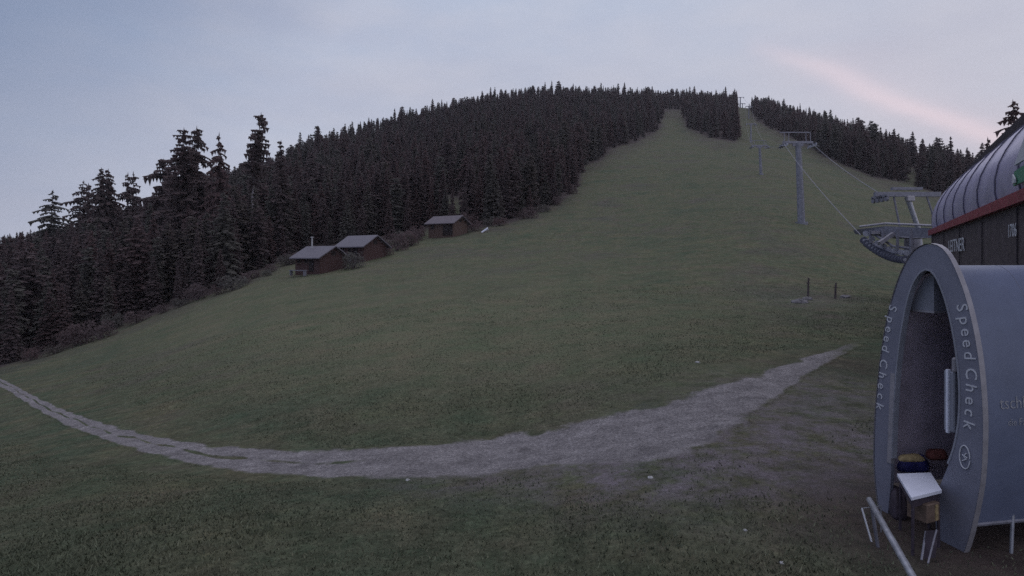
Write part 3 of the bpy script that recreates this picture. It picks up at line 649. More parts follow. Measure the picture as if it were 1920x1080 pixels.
hut(680, 487, 92, 5.3, 4.6, 2.1, 1.4, R(-33), 'dark red wooden hut directly right of and behind the one with the chimney', M_['wood'], M_['roof'], bench=True)
hut(840, 443, 112, 5.6, 4.4, 2.3, 1.2, R(-30), 'small brown wooden hut standing alone at the wood edge', M_['wood2'], M_['roof2'], porch=True)
def bush(seed, r, h):
    rd = random.Random(seed); mb = MB(); st = MB()
    for q in range(7):
        a = rd.uniform(0, 6.28); e = Vector((math.cos(a)*r*.6, math.sin(a)*r*.6, h*rd.uniform(.6, .9))); st.tube([(0, 0, -.2), e*.5+Vector((0, 0, .1)), e], [.05, .035, .012], 4)
    for q in range(620):
        a = rd.uniform(0, 6.28); zz = rd.random()**.8; rr = r*(1-(zz*1.05-.35)**2)**.5*rd.uniform(.35, 1.1) if abs(zz*1.05-.35) < 1 else .1
        c = Vector((math.cos(a)*rr*(1+.25*math.sin(3*a+seed)), math.sin(a)*rr, h*zz*(1+.2*math.sin(2*a+seed*2)))); k2 = .17
        mb.add([c+Vector((rd.uniform(-k2, k2), rd.uniform(-k2, k2), rd.uniform(-k2, k2))) for _ in range(3)], [(0, 1, 2)])
    bm_ = bpy.data.meshes.new('foliage'); bm_.from_pydata(mb.v, [], mb.f); bm_.materials.append(M_['needle' if seed % 2 else 'needle2'])
    sm_ = bpy.data.meshes.new('stem'); sm_.from_pydata(st.v, [], st.f); sm_.materials.append(M_['bark']); return bm_, sm_
BV = [bush(i, 1.3, 1.7) for i in (1, 2, 3)]
spots = [(548,492),(530,500),(512,508),(560,488),(668,503),(722,478),(738,470),(752,465),(770,460),(786,455),(726,462),(890,434),(880,430),(918,428),(940,424),(790,448),(500,516),(476,522),(455,533),(430,543),(405,553),(370,566),(340,576),(300,586),(262,602),(215,618),(180,634),(140,645),(100,660),(60,672),(985,408),(1020,398),(1050,383),(1078,365)]
rdb = random.Random(8)
for i, (px, row) in enumerate(spots):
    px += rdb.uniform(-7, 7); h = hit(px, row+rdb.uniform(-4, 4)); v = BV[i % 3]
    near_h = 500 < px < 900
    root = empty('bush', h, 'low dark bush growing close to the wooden huts' if near_h else 'low dark bush on the lower edge of the wood, away from the huts', 'bush', 'bushes beside the huts' if near_h else 'bushes along the wood edge', rdb.uniform(0, 6))
    k2 = rdb.uniform(.6, 1.35)*(1 if h.y > 70 else .8); root.scale = (k2*rdb.uniform(.9, 1.5), k2, k2*rdb.uniform(.7, 1.2))
    for nm, me_ in zip(('foliage', 'stem'), v):
        o = bpy.data.objects.new(nm, me_); COL.objects.link(o); o.parent = root
# small white pipe and posts
h = hit(903, 437); mb = MB(); mb.tube([h+Vector((0, 0, .1)), h+Vector((1.0, .1, .75))], [.16, .2], 8); mb.tube([h+Vector((1.0, .1, .75)), h+Vector((1.15, .1, .8))], .26, 8)
o = mb.build('snow_gun_tube', M_['white'], None, loc=h); tag(o, 'small tilted white tube lying in the grass right of the lone hut', 'pipe')
for px, row, ph, lb in ((1515, 555, 34, 'short dark wooden post in the meadow, left of two'), (1566, 560, 30, 'short dark wooden post in the meadow, nearer the arch')):
    h = hit(px, row); hh = ph*h.y/F; mb = MB(); mb.tube([h-Vector((0, 0, .3)), h+Vector((.02, 0, hh*.6)), h+Vector((.05, 0, hh))], [.08, .065, .05], 8)
    mb.tube([h+Vector((-.12, 0, hh*.72)), h+Vector((.16, 0, hh*.72))], .03, 6)
    o = mb.build('wooden_post', M_['bark'], None, loc=h); tag(o, lb, 'post')
def rock(px, row, s, label, name='rock', m='stone', cat='rock', fl=.5):
    h = hit(px, row); rd = random.Random(px); mb = MB(); nr, na_ = 6, 10; vs = []
    for a in range(nr+1):
        th = math.pi*a/nr
        for b_ in range(na_):
            ph = 2*math.pi*b_/na_; k_ = s*rd.uniform(.75, 1.15)
            vs.append(h+Vector((math.cos(ph)*math.sin(th)*k_, math.sin(ph)*math.sin(th)*k_*.8, math.cos(th)*k_*fl+s*.15*fl)))
    fs = [(a*na_+b_, (a+1)*na_+b_, (a+1)*na_+(b_+1) % na_, a*na_+(b_+1) % na_) for a in range(nr) for b_ in range(na_)]
    mb.add(vs, fs); o = mb.build(name, M_[m], None, loc=h); tag(o, label, cat); return o
rock(1500, 568, .55, 'pale flat rock in the meadow below the left wooden post', fl=.4)
rock(1514, 562, .35, 'small pale rock beside the flat rock in the meadow', fl=.5)
rock(1585, 558, .40, 'pale rock in the meadow right of the wooden posts', fl=.4)
rock(1308, 680, .09, 'white scrap in the meadow above the gravel track', 'paper_scrap', 'litter', 'litter', .5)
rock(765, 901, .05, 'tiny white scrap on the lower edge of the gravel track', 'paper_scrap', 'litter', 'litter', .6)
rock(1220, 896, .055, 'white scrap on the grass just below the wide part of the track', 'paper_scrap', 'litter', 'litter', .5)
rock(1397, 995, .03, 'tiny white scrap on the foreground grass, left of the bottom one', 'paper_scrap', 'litter', 'litter', .6)
rock(1465, 1056, .035, 'white scrap on the grass close to the bottom edge', 'paper_scrap', 'litter', 'litter', .5)

# ================================================================== CHAIRLIFT TOWERS AND CABLES
def tower(px, row, Y, h, arm, rad, label, gantry=True, lean_px=0):
    X = (px-CX)/F*Y; zf = zgs(X, Y); root = empty('lift_tower', (X, Y, zf), label, 'lift tower', 'towers of the chairlift up the run')
    top = Vector((-lean_px*Y/F, 0, h))
    mb = MB(); mb.tube([(0, 0, -.5), top*.5, top], [rad*1.15, rad, rad*.8], 12); mb.tube([(0, 0, -.3), (0, 0, .25)], rad*1.9, 12); mb.build('pole', M_['pole'], root)
    mb = MB(); mb.box(top+Vector((0, 0, .1)), (arm*2, .32, .34)); mb.box(top+Vector((0, 0, -.25)), (arm*.7, .25, .4)); mb.build('crossarm', M_['steel_m'], root)
    for sx in (-1, 1):
        e = top+Vector((sx*arm*.96, 0, -.15))
        fr = MB(); fr.box(e+Vector((0, 0, -.05)), (.1, 2.6, .16)); f_ = fr.build('sheave_frame', M_['steel_m'], root)
        for q in (-1.1, -.37, .37, 1.1):
            w = MB(); w.tube([e+Vector((-.06, q, -.25)), e+Vector((.06, q, -.25))], .22, 12); w.build('sheave', M_['rim'], f_)
        ld = MB(); ld.box(e+Vector((sx*.35, 0, -.4)), (.5, 1.6, .06)); ld.build('catwalk', M_['steel_m'], root)
    if gantry:
        gz = 1.55; gm = MB(); gm.box(top+Vector((-.2*arm, 0, gz)), (arm*2.05, .12, .14))
        for q in (-.92, -.62, .55, .85): gm.tube([top+Vector((q*arm, 0, .2)), top+Vector((q*arm*.98, 0, gz))], .055, 6)
        gm.build('lifting_frame', M_['steel_m'], root)
        ld = MB()
        for q in (-.16, .16): ld.tube([Vector((q, -rad*1.5, .5)), top+Vector((q, -rad*1.5, 0))], .025, 5)
        for q in range(int(h/.45)): zq = .6+q*.45; ld.tube([Vector((-.16+top.x*zq/h, -rad*1.5, zq)), Vector((.16+top.x*zq/h, -rad*1.5, zq))], .018, 4)
        ld.build('ladder', M_['steel_m'], root)
    return root, Vector((X, Y, zf))+top
T = []
T.append(tower(1503, 415, 88, 11.6, 2.15, .45, 'tallest grey chairlift tower with lifting frame, nearest on the meadow', True, 7))
T.append(tower(1427, 322, 170, 8.0, 2.2, .34, 'second chairlift tower up the slope, small and pale', True, 3))
T.append(tower(1408, 262, 300, 9.0, 2.3, .36, 'third chairlift tower up the slope, in the cut between the woods', False))
T.append(tower(1404, 222, 450, 9.0, 2.3, .36, 'fourth chairlift tower, tiny, near the top of the cut', False))
T.append(tower(1388, 190, 612, 12.5, 3.4, .55, 'dark chairlift tower standing on the skyline in the gap', False))
rt, tp = tower(1392, 192, 605, 6.2, 2.6, .4, 'shorter mast just right of the tower on the skyline gap', False); rt['category'] = 'mast'; rt.name = 'lift_mast'
def sag(a, b_, s, n=14): return [a.lerp(b_, i/n)-Vector((0, 0, s*4*(i/n)*(1-i/n))) for i in range(n+(0))]
def cable(side, start, label):
    pts = []; prev = start
    for (root, top), arm in zip(T, (2.15, 2.2, 2.3, 2.3, 3.4)):
        q = top+Vector((side*arm*.96, 0, .1-.1)); pts += sag(prev, q, .012*(q-prev).length*.6); prev = q
    pts.append(prev)
    mb = MB(); mb.tube(pts, [.024+.00003*p.y for p in pts], 6); o = mb.build('lift_cable', M_['steel_m'], None, loc=start); tag(o, label, 'cable', 'ropes of the chairlift')
cable(-1, W(1614, 441, 40), 'left haul rope rising from the lift terminal to the towers')
cable(1, W(1655, 366, 45), 'right haul rope running from the steel gantry up past the towers')

# ================================================================== LIFT TERMINAL AND GANTRY
o0 = W(1680, 470, 38); zb = zgs(o0.x, o0.y)
root = empty('lift_terminal', (o0.x, o0.y, zb), 'bluish grey rope guide terminal with row of tyres jutting from the station', 'lift machinery')
p0, p1, p2 = W(1612, 425, 41), W(1660, 419, 39.5), W(1748, 423, 36.5)
mb = MB(); mb.tube([p0, p0.lerp(p1, .5), p1, p1.lerp(p2, .5), p2], .07, 8); child(mb, 'top_rail', M_['trim'], root)
back = Vector((.3, 1.6, 0))
mb = MB(); poly = [W(1616, 429, 40.9), W(1660, 424, 39.4), W(1748, 428, 36.6), W(1748, 446, 36.6), W(1700, 446, 38), W(1660, 441, 39.4), W(1620, 437, 40.9)]
mb.prism(poly, back, 1.0); child(mb, 'housing', M_['steel_m'], root)
mb = MB(); mb.tube([W(1618, 446, 40.6), W(1645, 462, 39.6), W(1675, 474, 38.6), W(1712, 478, 37.6)], .10, 8); mb.tube([W(1640, 440, 40), W(1675, 462, 38.6), W(1712, 466, 37.6)], .08, 8); child(mb, 'guide_rail', M_['steel_m'], root)
for a, b_ in (((1630, 432), (1634, 456)), ((1655, 430), (1656, 466)), ((1682, 430), (1684, 474)), ((1708, 430), (1708, 476))):
    mb = MB(); Y_ = 40.6-(a[0]-1618)/94*3-.35; mb.box((W(*a, Y_)+W(*b_, Y_))/2, (.12, .12, (W(*a, Y_)-W(*b_, Y_)).length)); child(mb, 'hanger', M_['steel_m'], root)
mb = MB(); mb.box(W(1662, 447, 38.9), (1.1, .3, .22), Matrix.Rotation(R(-35), 3, 'Y')); mb.box(W(1640, 436, 39.8), (.5, .3, .2)); child(mb, 'drive_arm', M_['trim'], root)
for i in range(15):
    f_ = i/14; px = 1620+f_*76; row = 451+36*math.sin(f_*math.pi/2)**.85; Y_ = 40.4-f_*3.0; c = W(px, row, Y_)
    ax = Vector((.25, .97, 0)); mb = MB(); mb.tube([c-ax*.07, c+ax*.07], .24, 14); t_ = child(mb, 'tyre', M_['tyre'], root)
    mb = MB(); mb.tube([c-ax*.085, c+ax*.085], .11, 10); sub(mb, 'rim', M_['rim'], t_, root)
    if i % 2 == 0:
        c2 = W(px+4, row-13, Y_+.3); mb = MB(); mb.tube([c2-ax*.06, c2+ax*.06], .19, 12); t_ = child(mb, 'tyre', M_['rim'], root)
c = W(1712, 440, 38.5); mb = MB(); mb.tube([Vector((c.x+.6, c.y+1, zb-.5)), Vector((c.x+.6, c.y+1, c.z))], .45, 14); child(mb, 'column', M_['steel_m'], root)
# gantry over it
Yg = 45; c0 = W(1703, 366, Yg); gz = zgs(c0.x+1, c0.y)
root = empty('steel_gantry', (c0.x+.8, Yg, gz), 'pale steel gantry with long cross beam above the lift terminal', 'gantry')
mb = MB(); mb.box((W(1640, 363, Yg)+W(1762, 366, Yg))/2, (4.8, .3, .34)); mb.box(W(1700, 361, Yg)+Vector((0, 0, .28)), (2.2, .3, .2)); child(mb, 'cross_beam', M_['steel_m'], root)
mb = MB(); mb.tube([W(1675, 364, Yg), W(1680, 390, Yg), W(1687, 424, Yg)], .07, 8); child(mb, 'post', M_['steel_m'], root)
mb = MB(); mb.tube([W(1701, 369, Yg), W(1710, 395, Yg), W(1722, 430, Yg), Vector((c0.x+1.2, Yg, gz-.4))], [.2, .17, .17, .25], 10); child(mb, 'post', M_['steel'], root)
mb = MB(); mb.tube([W(1738, 369, Yg), W(1747, 396, Yg), W(1756, 430, Yg)], .07, 8); child(mb, 'post', M_['steel_m'], root)
mb = MB(); mb.box(W(1704, 373, Yg)+Vector((0, -.2, 0)), (.55, .25, .4), bev=.05); child(mb, 'beam_bracket', M_['trim'], root)
mb = MB(); mb.box(W(1650, 369, Yg), (.14, 2.0, .2)); [mb.tube([W(1650, 372, Yg)+Vector((-.07, q, -.1)), W(1650, 372, Yg)+Vector((.07, q, -.1))], .2, 12) for q in (-.8, -.27, .27, .8)]; child(mb, 'sheave_train', M_['steel_m'], root)

# ================================================================== LIFT STATION
d3 = Vector((.4913, .8710, 0)); n3 = Vector((-.8710, .4913, 0)); B0 = Vector((13, 15.5, 0)); UZ = Vector((0, 0, 1)); LT = 22.4
def P(t, off, z): return B0+d3*LT*t+n3*off+UZ*z
t0_, t1_ = -.45, 1.0
root = empty('lift_station', P(.3, -2, 0), 'chairlift station with curved lilac grey ribbed hood, red band and dark cladding', 'lift station')
prof = [(0.0, 5.22), (.06, 5.55), (.06, 5.95), (-.03, 6.4), (-.20, 6.8), (-.43, 7.2), (-.74, 7.6), (-1.12, 7.98), (-1.5, 8.28)]
ns_ = 30; mb = MB(); vs = []
def endround(t):                            # the far end of the hood curves in
    e = max(0, (t-.93)/.07); return e
for i in range(ns_*2+1):
    t = t0_+(t1_-t0_)*i/(ns_*2); e = endround(t)
    for (o_, z) in prof: vs.append(P(t, o_-.35*e*e, z-.25*e*e*(z-5.2)/3.2))
npf = len(prof)
mb.add(vs, [(i*npf+j, (i+1)*npf+j, (i+1)*npf+j+1, i*npf+j+1) for i in range(ns_*2) for j in range(npf-1)])
# closed back: roof deck and far end
bk = [P(t1_, -.35, 5.22), *[P(t1_, o_-.35, z-.25*(z-5.2)/3.2) for o_, z in prof], P(t1_, -4.5, 8.1), P(t1_, -4.5, 5.22)]
mb.add(bk, [tuple(range(len(bk)))])
mb.add([P(t0_, -1.5, 8.28), P(t1_, -1.85, 8.03), P(t1_, -4.5, 8.1), P(t0_, -4.5, 8.4)], [(0, 1, 2, 3)])
mb.add([P(t0_, -4.5, 8.4), P(t1_, -4.5, 8.1), P(t1_, -4.5, 5.2), P(t0_, -4.5, 5.2)], [(0, 1, 2, 3)])
hd = child(mb, 'hood', M_['hood'], root, True)
k_ = 0
t = t0_+.045
while t < .99:
    e = endround(t); pts = [P(t, o_-.35*e*e+.025, z-.25*e*e*(z-5.2)/3.2+.012) for o_, z in prof]
    mb = MB(); mb.tube(pts, .022, 5); sub(mb, 'seam', M_['seam'], hd, root); t += .137
mb = MB(); pa = [P(t0_, -1.40, 8.22), P(t1_+.01, -1.76, 8.0)]
for a, b_ in zip(pa, pa[1:]):
    mb.prism([a, a+UZ*.74+n3*.05, a+UZ*.78-n3*.5, a-n3*.5], (b_-a), 1.0)
child(mb, 'roof_edge', M_['fascia'], root)
mb = MB(); a = P(t0_, .20, 4.98); b_ = P(t1_+.005, .10, 4.98); mb.prism([a, a+UZ*.30, a+UZ*.34-n3*.3, a-n3*.3], b_-a, 1.0); child(mb, 'red_band', M_['red'], root)
mb = MB(); a = P(t0_, 0, 1.9); b_ = P(t1_, -.05, 1.9); mb.prism([a, a+UZ*3.1, a+UZ*3.1-n3*4.3, a-n3*4.3], b_-a, 1.0)
w_ = child(mb, 'wall', M_['darkwall'], root)
mb = MB(); a = P(t0_, -.8, -.6); b_ = P(.98, -.8, -.6); mb.prism([a, a+UZ*2.5, a+UZ*2.5-n3*2.4, a-n3*2.4], b_-a, 1.0); child(mb, 'lower_wall', M_['darkwall'], root)
mb = MB()
for t in np.arange(t0_+.02, .99, .23): mb.box(P(float(t), .012, 3.4), (.03, .03, 3.0), Matrix.Rotation(math.atan2(d3.y, d3.x), 3, 'Z'))
sub(mb, 'panel_joint', M_['fascia'], w_, root)
me = text('LEITNER', .78, frame(P(.53, .03, 4.15), -d3, UZ), M_['letter'], None, root, sx=1.62); join_me([me], 'lettering', M_['letter'], w_)
me = text('1706', .52, frame(P(.052, .03, 4.32), -d3, UZ), M_['letter'], None, root, sx=1.05); join_me([me], 'lettering', M_['letter'], w_)
sg = MB(); q = [P(.000, .16, 5.42), P(-.12, .16, 5.42), P(-.12, .16, 5.85), P(-.004, .16, 5.78)]; sg.prism(q, n3, .05); sb_ = child(sg, 'sign_board', M_['green'], root)
sg = MB(); q = [P(-.008, .18, 5.92), P(-.10, .18, 5.92), P(-.10, .18, 6.9)]; sg.prism(q, n3, .05); q = [P(-.008, .24, 5.46), P(-.022, .24, 5.46), P(-.022, .24, 5.55), P(-.010, .24, 5.7)]; sg.prism(q, n3, .03); sub(sg, 'sign_emblem', M_['letter'], sb_, root)

# ================================================================== SPEED CHECK ARCH
P0 = Vector((5.07, 8.43, 0)); s3 = Vector((.1853, -.9827, 0)).normalized(); a3 = Vector((.9827, .1853, 0)).normalized()
def onp(px, row, back=0.0):                  # pixel ray onto the arch's upright front plane (pushed back by some metres)
    u = (px-CX)/F; Q = P0+a3*back
    # (u*Y, Y) . a3 = Q . a3
    Y = Q.dot(a3)/(u*a3.x+a3.y); return Vector((u*Y, Y, H+(HOR-row)/F*Y))
def sz(p): return ((p-P0).dot(s3), p.z)
def wp(s, z, back=0.0): return P0+s3*s+UZ*z+a3*back
outer_px = [(1652,968),(1645,930),(1640,870),(1641,800),(1646,730),(1654,660),(1664,600),(1677,550),(1692,508),(1710,476),(1728,462),(1745,458),(1762,463),(1778,480),(1794,512),(1810,556),(1824,612),(1834,670),(1840,730),(1843,790),(1842,850),(1838,905),(1828,960),(1816,1010),(1803,1046)]
inner_px = [(1764,1046),(1757,1005),(1753,960),(1757,925),(1775,880),(1790,840),(1799,790),(1801,735),(1797,680),(1788,620),(1775,565),(1762,530),(1750,510),(1737,503),(1722,512),(1708,536),(1697,575),(1688,625),(1680,690),(1675,760),(1672,830),(1671,880),(1668,930),(1664,968)]
def dens(pts, m_=3):
    out = []
    n_ = len(pts)
    for i in range(n_-1):
        p_ = [Vector(pts[max(i-1, 0)]), Vector(pts[i]), Vector(pts[i+1]), Vector(pts[min(i+2, n_-1)])]
        for k2 in range(m_):
            t = k2/m_; out.append(.5*((2*p_[1])+(-p_[0]+p_[2])*t+(2*p_[0]-5*p_[1]+4*p_[2]-p_[3])*t*t+(-p_[0]+3*p_[1]-3*p_[2]+p_[3])*t**3))
    out.append(Vector(pts[-1])); return out
oS = dens([Vector(sz(onp(*p))) for p in outer_px]); iS = dens([Vector(sz(onp(*p))) for p in inner_px])
root = empty('speed_check_arch', wp(.7, 0, 1.2), 'tall blue grey parabolic start arch with tunnel body, lettered Speed Check', 'start arch')
def resamp(pts, n_):
    Ls = [0]
    for a, b_ in zip(pts, pts[1:]): Ls.append(Ls[-1]+(b_-a).length)
    return [Vector((float(np.interp(q, Ls, [p.x for p in pts])), float(np.interp(q, Ls, [p.y for p in pts])))) for q in np.linspace(0, Ls[-1], n_)]
nR = 90; oR = resamp(oS, nR); iR = resamp(iS[::-1], nR)
mb = MB(); th = .05
vs = [wp(p.x, p.y) for p in oR]+[wp(p.x, p.y) for p in iR]+[wp(p.x, p.y, th) for p in oR]+[wp(p.x, p.y, th) for p in iR]
f_ = []
for i in range(nR-1):
    f_ += [(i, i+1, nR+i+1, nR+i), (2*nR+i, 3*nR+i, 3*nR+i+1, 2*nR+i+1), (i, 2*nR+i, 2*nR+i+1, i+1), (nR+i, nR+i+1, 3*nR+i+1, 3*nR+i)]
f_ += [(0, nR, 3*nR, 2*nR), (nR-1, 3*nR-1, 4*nR-1, 2*nR-1)]
mb.add(vs, f_); face = child(mb, 'arch_face', M_['panel'], root)
# edging strips: outer rim and inner reveal
mb = MB(); mb.tube([wp(p.x, p.y, th*.5)+UZ*.0 for p in oR[2:-2]], .012, 4)
vs = []; 
for p in oR: vs += [wp(p.x, p.y, -.006), wp(p.x, p.y, th+.006)]
cen = Vector((.72, 1.6))
vo = []
for i, p in enumerate(oR):
    tg = (oR[min(i+1, nR-1)]-oR[max(i-1, 0)]).normalized(); nrm = Vector((-tg.y, tg.x)); 
    if nrm.dot(p-cen) < 0: nrm = -nrm
    q = p+nrm*.012; vo += [wp(q.x, q.y, -.012), wp(q.x, q.y, th+.012)]
mb = MB(); mb.add(vo, [(2*i, 2*i+1, 2*i+3, 2*i+2) for i in range(nR-1)]); rim = sub(mb, 'outer_rim', M_['trim'], face, root)
mb = MB(); vi = []
for i, p in enumerate(iR):
    tg = (iR[min(i+1, nR-1)]-iR[max(i-1, 0)]).normalized(); nrm = Vector((-tg.y, tg.x))
    if nrm.dot(p-cen) > 0: nrm = -nrm
    for dd_, bb in ((.0, -.008), (.022, -.008), (.022, th+.02), (.0, th+.02)): q = p+nrm*dd_; vi.append(wp(q.x, q.y, bb))
ni0, ni1 = 10, nR-16
mb.add(vi, [(4*i+j, 4*i+(j+1) % 4, 4*i+4+(j+1) % 4, 4*i+4+j) for i in range(ni0, ni1) for j in range(4)]); sub(mb, 'inner_reveal', M_['grey'], face, root)
# pale vertical batten on the left leg's inner side
mb = MB(); ba, bb_ = onp(1675, 700), onp(1668, 868); mb.prism([ba-s3*.035-a3*.012, ba+s3*.035-a3*.012, bb_+s3*.035-a3*.012, bb_-s3*.035-a3*.012], a3, .05); sub(mb, 'batten', M_['trim'], face, root)
# tunnel body
LB = 3.6; bo = [p for p in oR if p.y > .42]
scl = (3.45-.42)/(max(p.y for p in bo)-.42)
bo = [Vector((cen.x+(p.x-cen.x)*.965, .42+(p.y-.42)*scl)) for p in bo]; nb_ = len(bo)
mb = MB(); vs = []; kk = 9
for q in range(kk): vs += [wp(p.x, p.y, th+LB*q/(kk-1)) for p in bo]
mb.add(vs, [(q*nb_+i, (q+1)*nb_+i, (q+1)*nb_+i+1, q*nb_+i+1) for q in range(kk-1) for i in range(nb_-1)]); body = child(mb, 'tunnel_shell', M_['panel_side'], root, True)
bi = [Vector((cen.x+(p.x-cen.x)*.93, .42+(p.y-.42)*.97)) for p in bo]
mb = MB(); vs = [wp(p.x, p.y, th+.02) for p in bi]+[wp(p.x, p.y, th+LB) for p in bi]; mb.add(vs, [(i, i+1, nb_+i+1, nb_+i) for i in range(nb_-1)]); sub(mb, 'lining', M_['panel_in'], body, root)
mb = MB()
for i_ in (0, nb_-1): 
    p = bo[i_]; mb.tube([wp(p.x, p.y, th), wp(p.x, p.y, th+LB)], .022, 6)
for q in range(1, 4): mb.tube([wp(bo[i].x, bo[i].y, th+LB*q/4+.003) for i in range(0, nb_)], .0035, 4)
sub(mb, 'frame_rail', M_['steel_m'], body, root)
for q in (.55, 2.2, 3.5):
    for i_ in (0, nb_-1):
        p = bo[i_]; mb = MB(); mb.tube([wp(p.x, p.y+.1, th+q), wp(p.x+(.06 if i_ else -.06), -.05, th+q-.1)], .02, 8); child(mb, 'leg', M_['steel'], root)
# lettering down both legs
let = []
def leg_letters(pos, size, ks):
    for i, (ch, px, row) in enumerate(pos):
        c = onp(px, row)-a3*.006; pn = onp(pos[min(i+1, len(pos)-1)][1], pos[min(i+1, len(pos)-1)][2]); pv = onp(pos[max(i-1, 0)][1], pos[max(i-1, 0)][2])
        x = (pn-pv).normalized(); x = (x-a3*x.dot(a3)).normalized(); y = -x.cross(a3)
        if y.dot(s3) < 0: y = -y
        M = frame(c, x, y)
        let.append(text(ch, size*(1.0), M, M_['letter'], None, root, ext=.003))
leg_letters([('S',1804,577),('p',1809,601),('e',1812,623),('e',1815,644),('d',1818,667),('C',1821,701),('h',1821,728),('e',1820,752),('c',1819,774),('k',1817,797)], .205, 1)
leg_letters([('S',1674,578),('p',1670,600),('e',1667,618),('e',1664,636),('d',1661,654),('C',1657,682),('h',1655,704),('e',1653,724),('c',1652,743),('k',1650,762)], .185, 1)
join_me(let, 'lettering', M_['letter'], face)
# round emblem
c = onp(1810, 857)-a3*.01; mb = MB(); mb.tube([c+(s3*.066*math.cos(q)+UZ*.135*math.sin(q)) for q in np.linspace(0, 2*math.pi*.97, 26)], .0075, 5)
mb.tube([c+s3*.02+UZ*.05, c-s3*.01+UZ*.01, c+s3*.02-UZ*.02, c-s3*.03-UZ*.05], .009, 5); mb.tube([c-s3*.03+UZ*.02, c+s3*.035+UZ*.0], .007, 5); sub(mb, 'emblem', M_['letter'], face, root)
# lettering on the tunnel's near side: pasted along the curved cladding
side = [p for p in bo if p.x > .9 and .5 < p.y < 3.0]
def side_off(z): 
    return float(np.interp(z, [p.y for p in side[::-1]], [p.x for p in side[::-1]]))
def side_text(body_, size, back, z, sx=1.0):
    me = text(body_, size, Matrix.Translation(Vector(root.location)), M_['letter'], None, root, ext=.002, sx=sx, align='LEFT')
    for v in me.vertices:
        zz = z+v.co.y; q = wp(side_off(zz)+.006+v.co.z*0, zz, back+v.co.x); q = q-Vector(root.location); v.co = q
    return me
join_me([side_text('tschberg', .20, .27, 1.86, .95), side_text('die Familien', .115, .37, 1.64, .9)], 'lettering', M_['letter'], body)
# things built into the opening: hanging box, side box, lamp tube
R_ = Matrix((a3, s3, UZ)).transposed()
q = [onp(1706, 512, .16), onp(1751, 512, .16), onp(1751, 585, .16), onp(1706, 581, .16)]
mb = MB(); mb.prism(q, a3, .34); bx_ = child(mb, 'display_box', M_['grey'], root)
mb = MB(); c = (q[2]+q[3])/2+a3*.17; mb.box(c, (.37, (q[2]-q[3]).length+.03, .028), R_); sub(mb, 'box_lip', M_['trim'], bx_, root)
mb = MB(); c = (q[0]+q[1])/2+a3*.17; [mb.tube([c+s3*k_, c+s3*k_*.6+UZ*.3], .012, 6) for k_ in (-.08, .08)]; sub(mb, 'bracket', M_['steel_m'], bx_, root)
mb = MB(); c = onp(1788, 752, .16); mb.box(c, (.14, .15, .74), R_, bev=.012); cb = child(mb, 'control_box', M_['grey'], root)
mb = MB(); c2 = onp(1778, 752, .09); mb.box(c2, (.05, .035, .78), R_, bev=.006); sub(mb, 'edge_strip', M_['white'], cb, root)
mb = MB(); c2 = onp(1791, 684, .1); mb.tube([c2-UZ*.09, c2-UZ*.07, c2+UZ*.07, c2+UZ*.09], [.02, .035, .035, .02], 12); sub(mb, 'beacon', M_['trim'], cb, root)

# ---- what stands in the opening
ta, tb, tc_, td = Z(1682, 888, .78), Z(1745, 886, .78), Z(1766, 919, .78), Z(1709, 933, .78)
root = empty('small_table', ((ta+tc_)/2).xy.to_3d(), 'small table with shiny white top in the opening of the arch', 'table')
mb = MB(); mb.prism([ta, td, tc_, tb], UZ, -.035); child(mb, 'table_top', M_['white'], root)
cc = (ta+tb+tc_+td)/4
ins = lambda p, k2, z: Vector((cc.x+(p.x-cc.x)*k2, cc.y+(p.y-cc.y)*k2, z))
mb = MB(); mb.prism([ins(p, .9, .745) for p in (ta, td, tc_, tb)], UZ, -.10); child(mb, 'apron', M_['dark'], root)
for p in (ta, tb, tc_, td): mb = MB(); mb.tube([ins(p, .84, .66), ins(p, .86, -.03)], .018, 6); child(mb, 'leg', M_['dark'], root)
mb = MB(); q0 = ins(td, .86, 0); q1 = ins(tc_, .86, 0); mid_ = (q0+q1)/2; xd = (q1-q0).normalized(); yd = Vector((-xd.y, xd.x, 0))
cb_ = cc.copy(); cb_.z = .46
root = empty('cardboard_box', Vector((cc.x, cc.y, .0)), 'brown cardboard box wedged under the white table top', 'box')
RB = Matrix((xd, yd, UZ)).transposed(); mb = MB(); mb.box(W(1731, 955, 7.25), (.24, .24, .22), RB, bev=.01); child(mb, 'carton', M_['brown'], root)
mb = MB(); mb.box(W(1731, 955, 7.25)-yd*.122+xd*.05, (.05, .01, .18), RB); child(mb, 'tape', M_['straw'], root)
def heap(name, pts, m, label, cat, h_, seed):
    rd = random.Random(seed); c = sum((Vector(p) for p in pts), Vector())/len(pts); mb = MB(); nn_ = 8
    rings = []
    for k2, (sc_, zz) in enumerate(((1.0, 0), (1.04, .35), (.9, .75), (.55, 1.0))):
        rings.append([Vector((c.x+(p[0]-c.x)*sc_*rd.uniform(.9, 1.08), c.y+(p[1]-c.y)*sc_*rd.uniform(.9, 1.08), c.z+h_*zz*rd.uniform(.8, 1.15))) for p in pts])
    n_ = len(pts); mb.add([v for r_ in rings for v in r_], [(a*n_+i, a*n_+(i+1) % n_, (a+1)*n_+(i+1) % n_, (a+1)*n_+i) for a in range(3) for i in range(n_)]+[tuple(range(3*n_, 4*n_)), tuple(range(n_-1, -1, -1))])
    o = mb.build(name, m, None, loc=c); md = o.modifiers.new('s', 'SUBSURF'); md.levels = md.render_levels = 2; o.data.polygons.foreach_set('use_smooth', [True]*len(o.data.polygons)); tag(o, label, cat); return o
def quadpts(px0, px1, row, z, dep):
    a, b_ = Z(px0, row, z), Z(px1, row, z); dv = Vector((.35, .94, 0))*dep
    return [a, a.lerp(b_, .33), a.lerp(b_, .66), b_, b_+dv, b_.lerp(a, .33)+dv, b_.lerp(a, .66)+dv, a+dv]
